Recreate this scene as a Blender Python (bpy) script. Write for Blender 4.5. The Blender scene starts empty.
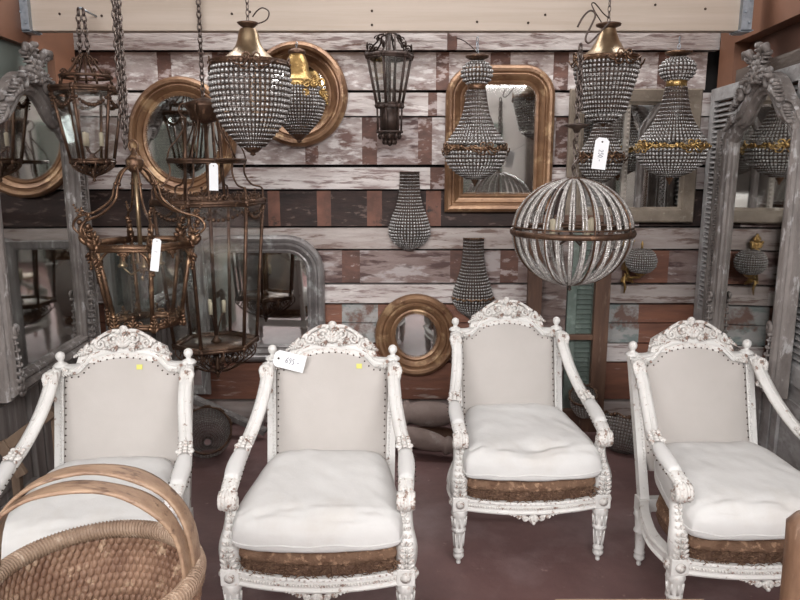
import bpy, math, random
from mathutils import Vector, Matrix, Euler, noise
PI = math.pi
R = math.radians
random.seed(7)
SC = bpy.context.scene
COL = SC.collection
CT, ST = math.cos(R(10.9)), math.sin(R(10.9))
CAMZ, FPX = 1.6, 700.0

def fz(py, D):
    v = (300 - py) / FPX
    f = CT + v * ST
    return f, CAMZ + D / f * (-ST + v * CT)
def zat(py, D): return fz(py, D)[1]
def mpp(py, D): return D / fz(py, D)[0] / FPX          # metres per pixel at distance D
def xat(px, py, D): return (px - 400) * mpp(py, D)

# ------------------------------------------------------------------ mesh builder
class MB:
    def __init__(s): s.v = []; s.f = []; s.m = []; s.s = []
    def add(s, vs, fs, T=None, mi=0, smooth=True):
        b = len(s.v)
        if T is not None: vs = [T @ Vector(p) for p in vs]
        s.v += [tuple(p) for p in vs]
        for f in fs:
            s.f.append([i + b for i in f]); s.m.append(mi); s.s.append(smooth)
        return s
    def box(s, c, d, T=None, mi=0, rot=None):
        x, y, z = d[0] / 2, d[1] / 2, d[2] / 2
        vs = [Vector((a * x, b * y, e * z)) for a in (-1, 1) for b in (-1, 1) for e in (-1, 1)]
        if rot is not None: vs = [rot @ p for p in vs]
        vs = [p + Vector(c) for p in vs]
        fs = [(0, 1, 3, 2), (4, 6, 7, 5), (0, 4, 5, 1), (2, 3, 7, 6), (0, 2, 6, 4), (1, 5, 7, 3)]
        return s.add(vs, fs, T, mi, False)
    def ell(s, c, r, rot=None, T=None, mi=0, n=8, k=5):
        if not hasattr(r, '__len__'): r = (r, r, r)
        vs = [Vector((0, 0, r[2]))]
        for i in range(1, k):
            a = PI * i / k
            for j in range(n):
                b = 2 * PI * j / n
                vs.append(Vector((r[0] * math.sin(a) * math.cos(b), r[1] * math.sin(a) * math.sin(b), r[2] * math.cos(a))))
        vs.append(Vector((0, 0, -r[2])))
        fs = []
        for j in range(n): fs.append((0, 1 + j, 1 + (j + 1) % n))
        for i in range(k - 2):
            for j in range(n):
                a = 1 + i * n + j; b = 1 + i * n + (j + 1) % n
                fs.append((a, a + n, b + n, b))
        L = len(vs) - 1
        for j in range(n): fs.append((L, 1 + (k - 2) * n + (j + 1) % n, 1 + (k - 2) * n + j))
        if rot is not None: vs = [rot @ p for p in vs]
        vs = [p + Vector(c) for p in vs]
        return s.add(vs, fs, T, mi, True)
    def tube(s, pts, r, sides=8, closed=False, T=None, mi=0, flat=1.0, up=None, caps=True, smooth=True):
        pts = [Vector(p) for p in pts]; N = len(pts)
        rs = r if hasattr(r, '__len__') else [r] * N
        vs = []; fs = []
        prev = None
        for i, p in enumerate(pts):
            if closed: t = pts[(i + 1) % N] - pts[i - 1]
            else: t = pts[min(i + 1, N - 1)] - pts[max(i - 1, 0)]
            if t.length < 1e-9: t = Vector((0, 0, 1))
            t.normalize()
            if up is not None: a = Vector(up)
            elif prev is not None: a = prev
            else: a = Vector((0, 0, 1)) if abs(t.z) < .9 else Vector((1, 0, 0))
            a = a - t * a.dot(t)
            if a.length < 1e-6: a = Vector((1, 0, 0)) - t * t.x
            a.normalize(); prev = a
            b = t.cross(a)
            for j in range(sides):
                q = 2 * PI * (j + .5) / sides
                vs.append(p + a * math.cos(q) * rs[i] * flat + b * math.sin(q) * rs[i])
        M = N if closed else N - 1
        for i in range(M):
            for j in range(sides):
                a = i * sides + j; b = i * sides + (j + 1) % sides
                c = ((i + 1) % N) * sides + (j + 1) % sides; d = ((i + 1) % N) * sides + j
                fs.append((a, b, c, d))
        if caps and not closed:
            fs.append(tuple(reversed(range(sides)))); fs.append(tuple((N - 1) * sides + j for j in range(sides)))
        return s.add(vs, fs, T, mi, smooth)
    def lathe(s, prof, c=(0, 0, 0), n=20, T=None, mi=0, rot=None, cap=True, smooth=True, a0=0, a1=2 * PI, off=0):
        full = abs(a1 - a0 - 2 * PI) < 1e-6
        k = n if full else n + 1
        vs = []; fs = []
        for r, z in prof:
            for j in range(k):
                a = a0 + (a1 - a0) * j / n + off
                vs.append(Vector((r * math.cos(a), r * math.sin(a), z)))
        for i in range(len(prof) - 1):
            for j in range(n):
                a = i * k + j; b = i * k + (j + 1) % k
                fs.append((a, b, b + k, a + k))
        if cap and full:
            fs.append(tuple(reversed(range(k)))); fs.append(tuple((len(prof) - 1) * k + j for j in range(k)))
        if rot is not None: vs = [rot @ p for p in vs]
        vs = [p + Vector(c) for p in vs]
        return s.add(vs, fs, T, mi, smooth)
    def sweep(s, path, prof, T=None, mi=0, closed=True, smooth=False):
        # path: 2D points ; prof: (outward offset, height) closed loop
        P = [Vector(p) for p in path]; N = len(P)
        area = sum(P[i].x * P[(i + 1) % N].y - P[(i + 1) % N].x * P[i].y for i in range(N))
        sg = 1 if area > 0 else -1
        K = len(prof); vs = []
        for i in range(N):
            if closed or 0 < i < N - 1:
                d0 = (P[i] - P[i - 1]).normalized(); d1 = (P[(i + 1) % N] - P[i]).normalized()
            elif i == 0: d0 = d1 = (P[1] - P[0]).normalized()
            else: d0 = d1 = (P[i] - P[i - 1]).normalized()
            n0 = Vector((d0.y, -d0.x)) * sg; n1 = Vector((d1.y, -d1.x)) * sg
            m = (n0 + n1); m = m / max(m.dot(n0), .35)
            for o, h in prof: vs.append((P[i].x + m.x * o, P[i].y + m.y * o, h))
        fs = []
        for i in range(N if closed else N - 1):
            for j in range(K):
                a = i * K + j; b = i * K + (j + 1) % K; i2 = (i + 1) % N
                fs.append((a, b, i2 * K + (j + 1) % K, i2 * K + j))
        return s.add(vs, fs, T, mi, smooth)
    def poly(s, path, h, T=None, mi=0, thick=0):
        N = len(path)
        if not thick: return s.add([(p[0], p[1], h) for p in path], [tuple(range(N))], T, mi, False)
        vs = [(p[0], p[1], h) for p in path] + [(p[0], p[1], h - thick) for p in path]
        fs = [tuple(range(N)), tuple(reversed(range(N, 2 * N)))] + [(i, i + N, (i + 1) % N + N, (i + 1) % N) for i in range(N)]
        return s.add(vs, fs, T, mi, False)
    def build(s, name, mat, parent=None, bevel=0, sub=0, label=None, origin=None):
        me = bpy.data.meshes.new(name)
        vv = s.v
        if origin is not None:
            o_ = Vector(origin); vv = [tuple(Vector(p) - o_) for p in s.v]
        me.from_pydata(vv, [], s.f); me.validate()
        for m in (mat if isinstance(mat, (list, tuple)) else [mat]): me.materials.append(m)
        if len(me.polygons) == len(s.f):
            me.polygons.foreach_set('material_index', s.m); me.polygons.foreach_set('use_smooth', s.s)
        import bmesh
        bm = bmesh.new(); bm.from_mesh(me); bmesh.ops.recalc_face_normals(bm, faces=bm.faces); bm.to_mesh(me); bm.free()
        o = bpy.data.objects.new(name, me); COL.objects.link(o)
        if origin is not None: o.location = origin
        if parent is not None: o.parent = parent
        if bevel:
            b = o.modifiers.new('Bevel', 'BEVEL'); b.width = bevel; b.segments = 2; b.limit_method = 'ANGLE'
        if sub:
            b = o.modifiers.new('Subdivision', 'SUBSURF'); b.levels = sub; b.render_levels = sub
        if label: o['label'] = label
        return o

def thing(name, label, cat, loc=(0, 0, 0), rz=0, group=None):
    o = bpy.data.objects.new(name, None); COL.objects.link(o); o.empty_display_size = .1
    o.location = loc; o.rotation_euler = (0, 0, rz)
    o['label'] = label; o['category'] = cat
    if group: o['group'] = group
    return o
def tag(o, label, cat, group=None):
    o['label'] = label; o['category'] = cat
    if group: o['group'] = group
    return o
def copy_tree(o, parent=None):
    c = o.copy(); COL.objects.link(c)
    if parent is not None: c.parent = parent
    for ch in list(o.children): copy_tree(ch, c)
    return c
def struct(o): o['kind'] = 'structure'; return o

# ------------------------------------------------------------------ materials
def newmat(name):
    m = bpy.data.materials.new(name); m.use_nodes = True
    nt = m.node_tree; b = nt.nodes['Principled BSDF']
    return m, nt, b
def pm(name, c1, c2=None, scale=6, rough=.6, metal=0, stretch=(1, 1, 1), c3=None, thr=.6, s3=None, bump=0, bscale=None, soft=.04, trans=0, spec=.5, detail=6, c4=None, thr4=.62, s4=30, st4=(1, 1, 1)):
    m, nt, b = newmat(name); N = nt.nodes; L = nt.links
    b.inputs['Roughness'].default_value = rough; b.inputs['Metallic'].default_value = metal
    b.inputs['Transmission Weight'].default_value = trans; b.inputs['Specular IOR Level'].default_value = spec
    b.inputs['Base Color'].default_value = (*c1, 1)
    tc = N.new('ShaderNodeTexCoord')
    def nz(sc, st, off=0):
        mp = N.new('ShaderNodeMapping'); mp.inputs['Scale'].default_value = st; mp.inputs['Location'].default_value = (off, off * 1.7, off * .6)
        L.new(tc.outputs['Object'], mp.inputs[0])
        n = N.new('ShaderNodeTexNoise'); n.inputs['Scale'].default_value = sc; n.inputs['Detail'].default_value = detail; n.inputs['Roughness'].default_value = .62
        L.new(mp.outputs[0], n.inputs['Vector']); return n.outputs['Fac']
    def mix(fac, a, bcol):
        x = N.new('ShaderNodeMix'); x.data_type = 'RGBA'
        L.new(fac, x.inputs['Factor'])
        if isinstance(a, tuple): x.inputs['A'].default_value = (*a, 1)
        else: L.new(a, x.inputs['A'])
        x.inputs['B'].default_value = (*bcol, 1); return x.outputs['Result']
    def ramp(fac, lo, hi):
        r = N.new('ShaderNodeMapRange'); r.inputs['From Min'].default_value = lo; r.inputs['From Max'].default_value = hi
        L.new(fac, r.inputs['Value']); return r.outputs['Result']
    cur = c1
    if c2: cur = mix(ramp(nz(scale, stretch), .35, .65), cur, c2)
    if c3: cur = mix(ramp(nz(s3 or scale * 2, stretch, 3.1), thr - soft, thr + soft), cur, c3)
    if c4: cur = mix(ramp(nz(s4, st4, 7.7), thr4 - .05, thr4 + .05), cur, c4)
    if not isinstance(cur, tuple): L.new(cur, b.inputs['Base Color'])
    if bump:
        bp = N.new('ShaderNodeBump'); bp.inputs['Strength'].default_value = bump; bp.inputs['Distance'].default_value = .01
        L.new(nz(bscale or scale * 3, stretch, 1.3), bp.inputs['Height']); L.new(bp.outputs[0], b.inputs['Normal'])
    return m
GR = (.6, 9, 9)   # grain along x
M = {}
BRN = (.105, .060, .046)
M['pl_white'] = pm('peeling white plank', (.69, .635, .605), (.46, .39, .365), 3, .8, stretch=(.8, 1, 4), c3=(.17, .10, .08), thr=.62, s3=6, bump=.6, c4=(.27, .20, .185), thr4=.565, s4=6, st4=(1, 1, 7))
M['pl_mottled'] = pm('mottled white plank', (.50, .435, .41), (.24, .175, .16), 5, .8, stretch=(1, 1, 2.2), c3=(.17, .10, .085), thr=.59, s3=5, bump=.5, c4=(.64, .59, .565), thr4=.55, s4=11, st4=(1, 1, 3))
M['pl_mauve'] = pm('mauve brown plank', (.18, .115, .10), (.29, .22, .20), 4, .75, stretch=(1, 1, 3), c3=(.42, .36, .345), thr=.56, s3=5, bump=.6, c4=(.09, .05, .045), thr4=.56, s4=5, st4=(1, 1, 5))
M['pl_dark'] = pm('dark stained plank', (.020, .012, .010), (.045, .024, .019), 5, .75, stretch=(1, 1, 3), c3=(.12, .08, .068), thr=.62, s3=12, bump=.5)
M['pl_pale'] = pm('pale worn plank', (.46, .40, .37), (.31, .25, .225), 3, .8, stretch=(.8, 1, 5), c3=(.19, .13, .11), thr=.58, s3=5, bump=.5)
M['pl_teal'] = pm('teal and white flaking plank', (.30, .31, .295), (.38, .35, .335), 5, .8, stretch=(1, 1, 2), c3=(.19, .225, .215), thr=.56, s3=7, bump=.5, c4=(.17, .10, .08), thr4=.58, s4=8)
M['pl_rust'] = pm('rust brown plank', (.24, .098, .058), (.14, .06, .04), 3, .6, stretch=(.8, 1, 6), c3=(.38, .29, .25), thr=.66, s3=6, bump=.4)
M['pl_patch'] = pm('bare brown patch', (.165, .080, .058), (.085, .044, .035), 8, .7, stretch=(1, 1, 2), c3=(.40, .32, .30), thr=.575, s3=12, bump=.3)
M['pl_patch2'] = pm('bare orange patch', (.20, .085, .055), (.11, .05, .035), 8, .7, c3=(.04, .025, .02), thr=.62, s3=14, bump=.3)
M['gap'] = pm('black gap', (.012, .009, .008), rough=.9)
M['floor'] = pm('stained mauve concrete', (.205, .118, .110), (.12, .066, .062), 1.6, .5, c3=(.27, .19, .185), thr=.62, s3=2.3, bump=.25, bscale=30, soft=.12, c4=(.36, .25, .235), thr4=.69, s4=16)
M['pine'] = pm('fresh pine', (.50, .42, .35), (.44, .36, .29), 2, .65, stretch=(.5, 6, 12), c3=(.40, .24, .15), thr=.80, s3=5, bump=.1)
M['steel'] = pm('galvanised steel', (.42, .47, .52), (.3, .34, .38), 30, .45, .8)
M['orange'] = pm('orange brown plywood', (.20, .088, .047), (.14, .06, .033), 2, .6, stretch=(6, .6, 1), bump=.1)
M['orange_d'] = pm('dark orange brown panel', (.12, .05, .03), (.085, .036, .022), 2, .6, stretch=(6, .6, 1), bump=.1)
M['tealwall'] = pm('grey green board', (.16, .20, .18), (.13, .13, .11), 1.5, .7, c3=(.20, .14, .10), thr=.62, s3=1.2, soft=.1)
M['grey_wood'] = pm('grey washed wood', (.21, .195, .185), (.12, .105, .098), 5, .7, stretch=(5, 5, .7), c3=(.32, .31, .30), thr=.62, s3=8, bump=.5, bscale=14)
M['grey_door'] = pm('grey brown limed door', (.25, .225, .21), (.14, .118, .108), 4, .7, stretch=(5, 5, .6), c3=(.26, .24, .23), thr=.64, s3=7, bump=.5, bscale=14)
M['dark_post'] = pm('rubbed brown wood', (.20, .115, .07), (.13, .07, .042), 8, .45, stretch=(4, 4, 1), c3=(.30, .2, .14), thr=.62, s3=10, bump=.2)
M['tan_dull'] = pm('dull tan wood', (.20, .135, .09), (.13, .085, .058), 6, .7, stretch=(4, 4, 1), bump=.3)
M['weather'] = pm('weathered brown board', (.115, .088, .072), (.075, .055, .045), 3, .8, stretch=(5, .6, 5), c3=(.19, .16, .14), thr=.6, s3=4, bump=.4)
M['mirror_grey'] = pm('grey limed carved wood', (.225, .197, .18), (.11, .092, .083), 6, .55, stretch=(2, 2, .8), c3=(.36, .34, .33), thr=.60, s3=14, bump=.5, bscale=26)
M['shutter'] = pm('pale grey louvre paint', (.38, .365, .355), (.24, .22, .212), 7, .65, stretch=(1, 1, 2), c3=(.40, .39, .385), thr=.6, s3=9, bump=.4)
M['glass_mirror'] = pm('old silvered mirror', (.74, .74, .725), (.66, .66, .645), 2, .035, 1.0, c3=(.30, .28, .26), thr=.74, s3=6)
M['gold_wood'] = pm('worn gilt wood', (.29, .165, .088), (.15, .075, .04), 6, .36, .4, c3=(.42, .275, .155), thr=.6, s3=9, bump=.3, bscale=30, c4=(.10, .04, .02), thr4=.68, s4=14)
M['silver_wood'] = pm('worn silver leaf', (.30, .28, .27), (.18, .16, .155), 8, .35, .5, c3=(.44, .43, .42), thr=.6, s3=10, bump=.3, bscale=30)
M['taupe_wood'] = pm('taupe painted wood', (.235, .19, .145), (.16, .125, .092), 5, .65, stretch=(2, 2, 2), c3=(.32, .28, .23), thr=.64, s3=9, bump=.4)
M['cream_wood'] = pm('cream painted wood', (.42, .38, .33), (.30, .26, .22), 6, .7, c3=(.17, .12, .09), thr=.66, s3=12, bump=.4)
M['brown_wood'] = pm('old brown wood', (.145, .075, .045), (.08, .04, .026), 4, .6, stretch=(4, 4, .6), c3=(.25, .17, .12), thr=.68, s3=7, bump=.4)
M['chair_white'] = pm('distressed white paint', (.68, .66, .63), (.60, .58, .55), 9, .5, c3=(.28, .20, .16), thr=.66, s3=26, soft=.03, bump=.25, bscale=45, c4=(.50, .42, .37), thr4=.66, s4=60)
M['carve_white'] = pm('chipped white carving', (.66, .635, .60), (.56, .53, .495), 20, .5, c3=(.235, .155, .12), thr=.58, s3=42, soft=.03, bump=.5, bscale=90, c4=(.46, .35, .30), thr4=.62, s4=90)
M['linen'] = pm('cream linen', (.46, .425, .395), (.435, .40, .37), 5, .9, bump=.12, bscale=300, spec=.2)
M['muslin'] = pm('white muslin', (.60, .585, .565), (.555, .54, .52), 4, .92, bump=.35, bscale=9, spec=.2, c4=(.54, .515, .485), thr4=.63, s4=2.5)
M['burlap'] = pm('rough brown hessian', (.215, .130, .085), (.135, .075, .048), 14, .95, c3=(.36, .225, .145), thr=.58, s3=40, bump=1.0, bscale=90, spec=.1)
M['straw'] = pm('dark horsehair stuffing', (.10, .055, .036), (.17, .10, .07), 40, .95, c3=(.30, .19, .12), thr=.62, s3=90, bump=1.0, bscale=160, spec=.1)
M['nail'] = pm('dark nail heads', (.07, .05, .04), rough=.4, metal=.6)
M['bronze'] = pm('dark bronze', (.135, .078, .050), (.065, .036, .024), 20, .45, .7, c3=(.27, .155, .095), thr=.64, s3=30, bump=.3, bscale=80)
M['copper'] = pm('aged brass', (.20, .115, .068), (.085, .047, .03), 22, .4, .8, c3=(.42, .27, .16), thr=.62, s3=30, bump=.3, bscale=80)
M['brass'] = pm('tarnished pale brass', (.40, .30, .185), (.22, .15, .09), 9, .33, .85, c3=(.12, .07, .04), thr=.66, s3=16, bump=.15, bscale=30)
M['gold'] = pm('bright gilt metal', (.50, .33, .13), (.27, .165, .06), 20, .32, .85, bump=.3, bscale=60)
M['iron'] = pm('dark iron', (.050, .035, .029), (.085, .055, .042), 30, .5, .5)
M['old_iron'] = pm('blackened lantern metal', (.030, .019, .015), (.055, .032, .024), 30, .55, .4)
M['chain_m'] = pm('worn steel chain', (.17, .14, .125), (.09, .065, .055), 60, .4, .8)
M['tagcard'] = pm('white card', (.70, .70, .705), rough=.7)
M['ink'] = pm('blue black ink', (.03, .035, .06), rough=.6)
M['sticker'] = pm('yellow paper', (.60, .58, .14), rough=.7)
M['wicker'] = pm('woven willow', (.265, .155, .098), (.165, .085, .052), 16, .55, stretch=(1, 1, 1), c3=(.40, .27, .18), thr=.60, s3=30, bump=.4, bscale=90)
M['rimcane'] = pm('split cane wrapping', (.36, .25, .175), (.22, .14, .092), 10, .5, c3=(.50, .38, .285), thr=.6, s3=26, bump=.4, bscale=90)
M['handle'] = pm('bent chestnut handle', (.34, .225, .145), (.225, .135, .085), 6, .5, stretch=(1.5, 6, 6), c3=(.12, .065, .04), thr=.60, s3=6, bump=.3, bscale=14)
M['tan_wood'] = pm('tan tabletop', (.46, .31, .20), (.33, .21, .13), 4, .5, stretch=(.6, 6, 6), bump=.2)
M['dull_brown'] = pm('dusty brown fabric roll', (.20, .145, .125), (.28, .215, .19), 7, .85, c3=(.30, .25, .225), thr=.6, s3=12, bump=.4)
M['green_paint'] = pm('green louvre paint', (.235, .29, .255), (.16, .20, .175), 6, .6, c3=(.32, .38, .34), thr=.62, s3=10)
M['frontwall'] = pm('whitewashed wall', (.78, .76, .73), (.66, .64, .62), .8, .9, c3=(.25, .22, .2), thr=.64, s3=1.5, soft=.1)
M['ceil'] = pm('white ceiling', (.78, .76, .74), rough=.9)
M['candle'] = pm('candle sleeve', (.55, .48, .35), rough=.6)
def crystal_mat(name, c, c2, tr=.35):
    m = pm(name, c, c2, 90, .10, .25, trans=tr, spec=.9, detail=1)
    return m
M['crystal'] = crystal_mat('grey cut glass beads', (.62, .60, .575), (.36, .345, .33), .3)
M['crystal_l'] = crystal_mat('clear cut glass beads', (.66, .625, .59), (.38, .35, .325))
def glass_mat(name, tint, g=.09):
    m = bpy.data.materials.new(name); m.use_nodes = True; nt = m.node_tree; nt.nodes.clear()
    o = nt.nodes.new('ShaderNodeOutputMaterial'); t = nt.nodes.new('ShaderNodeBsdfTransparent'); t.inputs[0].default_value = (*tint, 1)
    gl = nt.nodes.new('ShaderNodeBsdfGlossy'); gl.inputs['Roughness'].default_value = .06; gl.inputs[0].default_value = (.8, .85, .84, 1)
    mx = nt.nodes.new('ShaderNodeMixShader'); mx.inputs[0].default_value = g
    nt.links.new(t.outputs[0], mx.inputs[1]); nt.links.new(gl.outputs[0], mx.inputs[2]); nt.links.new(mx.outputs[0], o.inputs[0])
    return m
M['pane'] = glass_mat('lantern glass', (.985, .992, .988), .07)

# ------------------------------------------------------------------ small shape helpers
def arc(cx, cy, r, a0, a1, n): return [(cx + r * math.cos(R(a0 + (a1 - a0) * i / n)), cy + r * math.sin(R(a0 + (a1 - a0) * i / n))) for i in range(n + 1)]
def spiral(c, r0, a0, turns, n=22, shrink=.18, sgn=1):
    out = []
    for i in range(n + 1):
        t = i / n; a = a0 + sgn * 2 * PI * turns * t; r = r0 * (1 - (1 - shrink) * t)
        out.append((c[0] + r * math.cos(a), c[1] + r * math.sin(a)))
    return out
def scroll(mb, c, r0, a0, turns, w, T, h=0, sgn=1, n=20, shrink=.2, mi=0):
    p = spiral(c, r0, a0, turns, n, shrink, sgn)
    mb.tube([(x, y, h) for x, y in p], [w * (1 - .45 * i / n) for i in range(n + 1)], 6, T=T, mi=mi)
    mb.ell((p[-1][0], p[-1][1], h), w * 1.05, T=T, mi=mi, n=6, k=4)
def leaf(mb, p0, ang, ln, w, T, h=0, curl=0.0, mi=0, th=None, seg=5):
    # lobed acanthus leaf lying in the local xy plane, curling along its length
    th = th or w * .45
    x, y = p0; a = ang; st = ln / seg
    spine = [(x, y, h)]
    for i in range(seg):
        t = i / (seg - 1) if seg > 1 else 0
        for s in (-1, 1):
            b = a + s * .75
            ww = w * (1 - .6 * t)
            cx = x + math.cos(b) * ww * .55; cy = y + math.sin(b) * ww * .55
            mb.ell((cx, cy, h + th * .2), (ww * .62, ww * .27, th), rot=Matrix.Rotation(b, 3, 'Z'), T=T, mi=mi, n=6, k=4)
        x += math.cos(a) * st; y += math.sin(a) * st; a += curl / seg
        spine.append((x, y, h + th * .5))
    mb.tube(spine, [w * .20 * (1 - .5 * i / seg) for i in range(seg + 1)], 5, T=T, mi=mi)
    mb.ell((x, y, h + th * .4), (w * .3, w * .3, th), T=T, mi=mi, n=6, k=4)
def link_chain(mb, p0, p1, L=.026, r=.0028, w=.0075, mi=0, sides=5):
    p0 = Vector(p0); p1 = Vector(p1); d = p1 - p0; n = max(1, int(d.length / (L * .78))); t = d.normalized()
    a = t.orthogonal().normalized(); b = t.cross(a)
    for i in range(n):
        c = p0 + d * ((i + .5) / n); s = a if i % 2 else b
        pts = []
        for k in range(8):
            q = 2 * PI * k / 8
            pts.append(c + t * math.sin(q) * L * .5 + s * math.cos(q) * w)
        mb.tube(pts, r, sides, closed=True, mi=mi)
def catmull(pts, n=6):
    P = [Vector(p) for p in pts]; out = []
    for i in range(len(P) - 1):
        a = P[max(i - 1, 0)]; b = P[i]; c = P[i + 1]; d = P[min(i + 2, len(P) - 1)]
        for k in range(n):
            t = k / n
            out.append(.5 * ((2 * b) + (c - a) * t + (2 * a - 5 * b + 4 * c - d) * t * t + (3 * b - a - 3 * c + d) * t ** 3))
    out.append(P[-1]); return out
def lerpcurve(pts, n):
    """resample a 2D polyline by arc length"""
    P = [Vector(p) for p in pts]; L = [0]
    for i in range(1, len(P)): L.append(L[-1] + (P[i] - P[i - 1]).length)
    out = []
    for k in range(n):
        s = L[-1] * k / (n - 1); i = 1
        while i < len(P) - 1 and L[i] < s: i += 1
        t = (s - L[i - 1]) / max(L[i] - L[i - 1], 1e-9)
        out.append(P[i - 1].lerp(P[i], t))
    return out, L[-1]
DIG = {'6': [[(.8, 1), (.2, .6), (.1, .25), (.4, 0), (.8, .2), (.7, .5), (.2, .4)]],
       '9': [[(.8, .8), (.5, 1), (.15, .75), (.4, .5), (.8, .7), (.75, .3), (.4, 0)]],
       '5': [[(.85, 1), (.3, 1), (.2, .6), (.65, .6), (.8, .3), (.5, 0), (.1, .1)]],
       '2': [[(.1, .8), (.4, 1), (.8, .8), (.6, .45), (.1, 0), (.9, .05)]],
       '0': [[(.5, 1), (.15, .7), (.15, .3), (.5, 0), (.85, .3), (.85, .7), (.5, 1)]],
       '1': [[(.3, .75), (.55, 1), (.5, 0)]],
       '.': [[(.2, .02), (.3, .08)]], '-': [[(.1, .4), (.8, .42)]]}
def price_tag(name, label, T, w, h, text, vertical=False, string=None, parent_mat=None):
    """card in local xy, z out; hole at left end"""
    mb = MB(); c = .22 * h
    path = [(0, c), (c, 0), (w, 0), (w, h), (c, h), (0, h - c)]
    mb.poly(path, .0012, T=T, thick=.0014)
    o = mb.build(name, M['tagcard'])
    tag(o, label, 'price tag')
    mb = MB(); mb.lathe([(h * .07, .0006), (h * .07, .0016)], c=(c * 1.3, h / 2, 0), n=8, T=T)
    mb.build('eyelet', M['nail'], o)
    mb = MB(); ch = h * .34; cw = ch * .5; x = w * .38
    for d in text:
        for st in DIG[d]:
            mb.tube([(x + a * cw, h * .34 + b * ch, .0016) for a, b in st], h * .022, 4, T=T)
        x += cw * (1.12 if d not in '.' else .6)
    mb.build('handwritten_price', M['ink'], o)
    if string:
        mb = MB(); mb.tube([T @ Vector((c, h / 2, .001)), Vector(string)], .0007, 4)
        mb.build('string', M['nail'], o)
    return o

# ------------------------------------------------------------------ setting
WY = 4.2
def wx(px, py): return xat(px, py, WY)
mb = MB()
mb.box((0, .1, -.05), (11, 8.4, .1)); struct(mb.build('floor', M['floor']))
mb = MB(); mb.box((0, .1, 3.45), (11, 8.4, .1)); struct(mb.build('ceiling', M['ceil']))
rows = [
 (31, 50.5, 'pl_white', [(447, 457, 'pl_patch')], .022),
 (52.5, 90, 'pl_mottled', [(0, 122, 'pl_patch'), (158, 172, 'pl_patch'), (213, 230, 'pl_patch'), (436, 449, 'pl_patch'), (490, 510, 'pl_patch'), (553, 568, 'pl_patch'), (657, 673, 'pl_patch')], .010),
 (93, 116, 'pl_white', [(428, 437, 'pl_patch'), (214, 222, 'pl_patch')], .016),
 (117.5, 164.5, 'pl_mottled', [(305, 318, 'pl_patch'), (362, 377, 'pl_patch'), (418, 432, 'pl_patch'), (377, 418, 'pl_mauve'), (555, 570, 'pl_patch')], .006),
 (167.5, 189, 'pl_white', [(430, 446, 'pl_patch')], .018),
 (191, 226, 'pl_dark', [(268, 280, 'pl_patch2'), (317, 331, 'pl_patch2'), (367, 382, 'pl_patch2'), (426, 441, 'pl_patch2'), (590, 640, 'pl_mauve')], .002),
 (228, 248.5, 'pl_pale', [], .018),
 (250.5, 282.5, 'pl_mauve', [(342, 360, 'pl_patch'), (450, 463, 'pl_patch'), (500, 518, 'pl_patch'), (622, 668, 'pl_rust')], .006),
 (284.5, 302.5, 'pl_white', [(604, 720, 'pl_pale')], .016),
 (304.5, 322, 'pl_rust', [(342, 378, 'pl_teal'), (600, 638, 'pl_teal')], .010),
 (323, 342, 'pl_rust', [(342, 378, 'pl_teal'), (600, 638, 'pl_teal')], .012),
 (343.5, 361, 'pl_rust', [(600, 632, 'pl_white'), (395, 452, 'pl_patch')], .008),
 (362.5, 398.5, 'pl_rust', [], .010),
 (400.5, 421, 'pl_pale', [], .024)]
mats = ['pl_white', 'pl_mottled', 'pl_mauve', 'pl_dark', 'pl_pale', 'pl_teal', 'pl_rust', 'pl_patch', 'pl_patch2', 'gap', 'orange']
mb = MB(); XL, XR = wx(62, 60), wx(717, 60)
mb.box((0, WY + .10, 1.7), (11, .1, 3.4), mi=9)
for y0, y1, m, pat, th in rows:
    z1, z0 = zat(y0, WY), zat(y1, WY)
    if y0 == 400.5: z0 = 0.012
    cuts = []
    xr = XR if y0 < 50 else (XR - .06 if y0 < 92 else XR + .02)
    for a, b, pm_ in pat:
        cuts.append((max(wx(a, (y0 + y1) / 2), XL - .1), min(wx(b, (y0 + y1) / 2), xr), pm_))
    cuts.sort(); x = XL - .0; segs = []
    for a, b, pm_ in cuts:
        if a > x: segs.append((x, a, m))
        segs.append((max(a, x), b, pm_)); x = b
    if x < xr: segs.append((x, xr, m))
    for a, b, k in segs:
        t = th + (0 if k != 'pl_patch' and k != 'pl_patch2' else -.0015)
        mb.box(((a + b) / 2, WY + .05 - .05 - t / 2 + .025, (z0 + z1) / 2), (b - a, .05 + t, z1 - z0), mi=mats.index(k))
ob = struct(mb.build('wall_back', [M[k] for k in mats]))

# side walls -------------------------------------------------------
def wallT(side):
    if side < 0: d = R(3); p0 = Vector((-1.69, 3.65, 0)); u = Vector((-math.sin(d), math.cos(d), 0)); n = Vector((math.cos(d), math.sin(d), 0))
    else: d = R(5); p0 = Vector((1.68, 3.65, 0)); u = Vector((math.sin(d), math.cos(d), 0)); n = Vector((-math.cos(d), math.sin(d), 0))
    z = Vector((0, 0, 1))
    return Matrix(((u.x, z.x, n.x, p0.x), (u.y, z.y, n.y, p0.y), (u.z, z.z, n.z, p0.z), (0, 0, 0, 1)))
TL, TR = wallT(-1), wallT(1)
def wbox(mb, T, s0, s1, z0, z1, h0, h1, mi=0): mb.box(((s0 + s1) / 2, (z0 + z1) / 2, (h0 + h1) / 2), (s1 - s0, z1 - z0, h1 - h0), T=T, mi=mi)
NEAR = -2.5
mb = MB()
wbox(mb, TL, NEAR, .52, 0, 3.4, -.22, -.16, 0)
wbox(mb, TL, .22, .50, 0, 3.4, -.16, -.12, 1)           # orange corner stile
wbox(mb, TL, NEAR, .22, 2.17, 3.4, -.16, -.12, 1)       # orange upper board
struct(mb.build('wall_left', [M['tealwall'], M['orange']]))
mb = MB()
wbox(mb, TR, NEAR, .52, 0, 3.4, -.22, -.16, 0)
wbox(mb, TR, .28, .50, 0, 3.4, -.16, -.08, 1)
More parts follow.
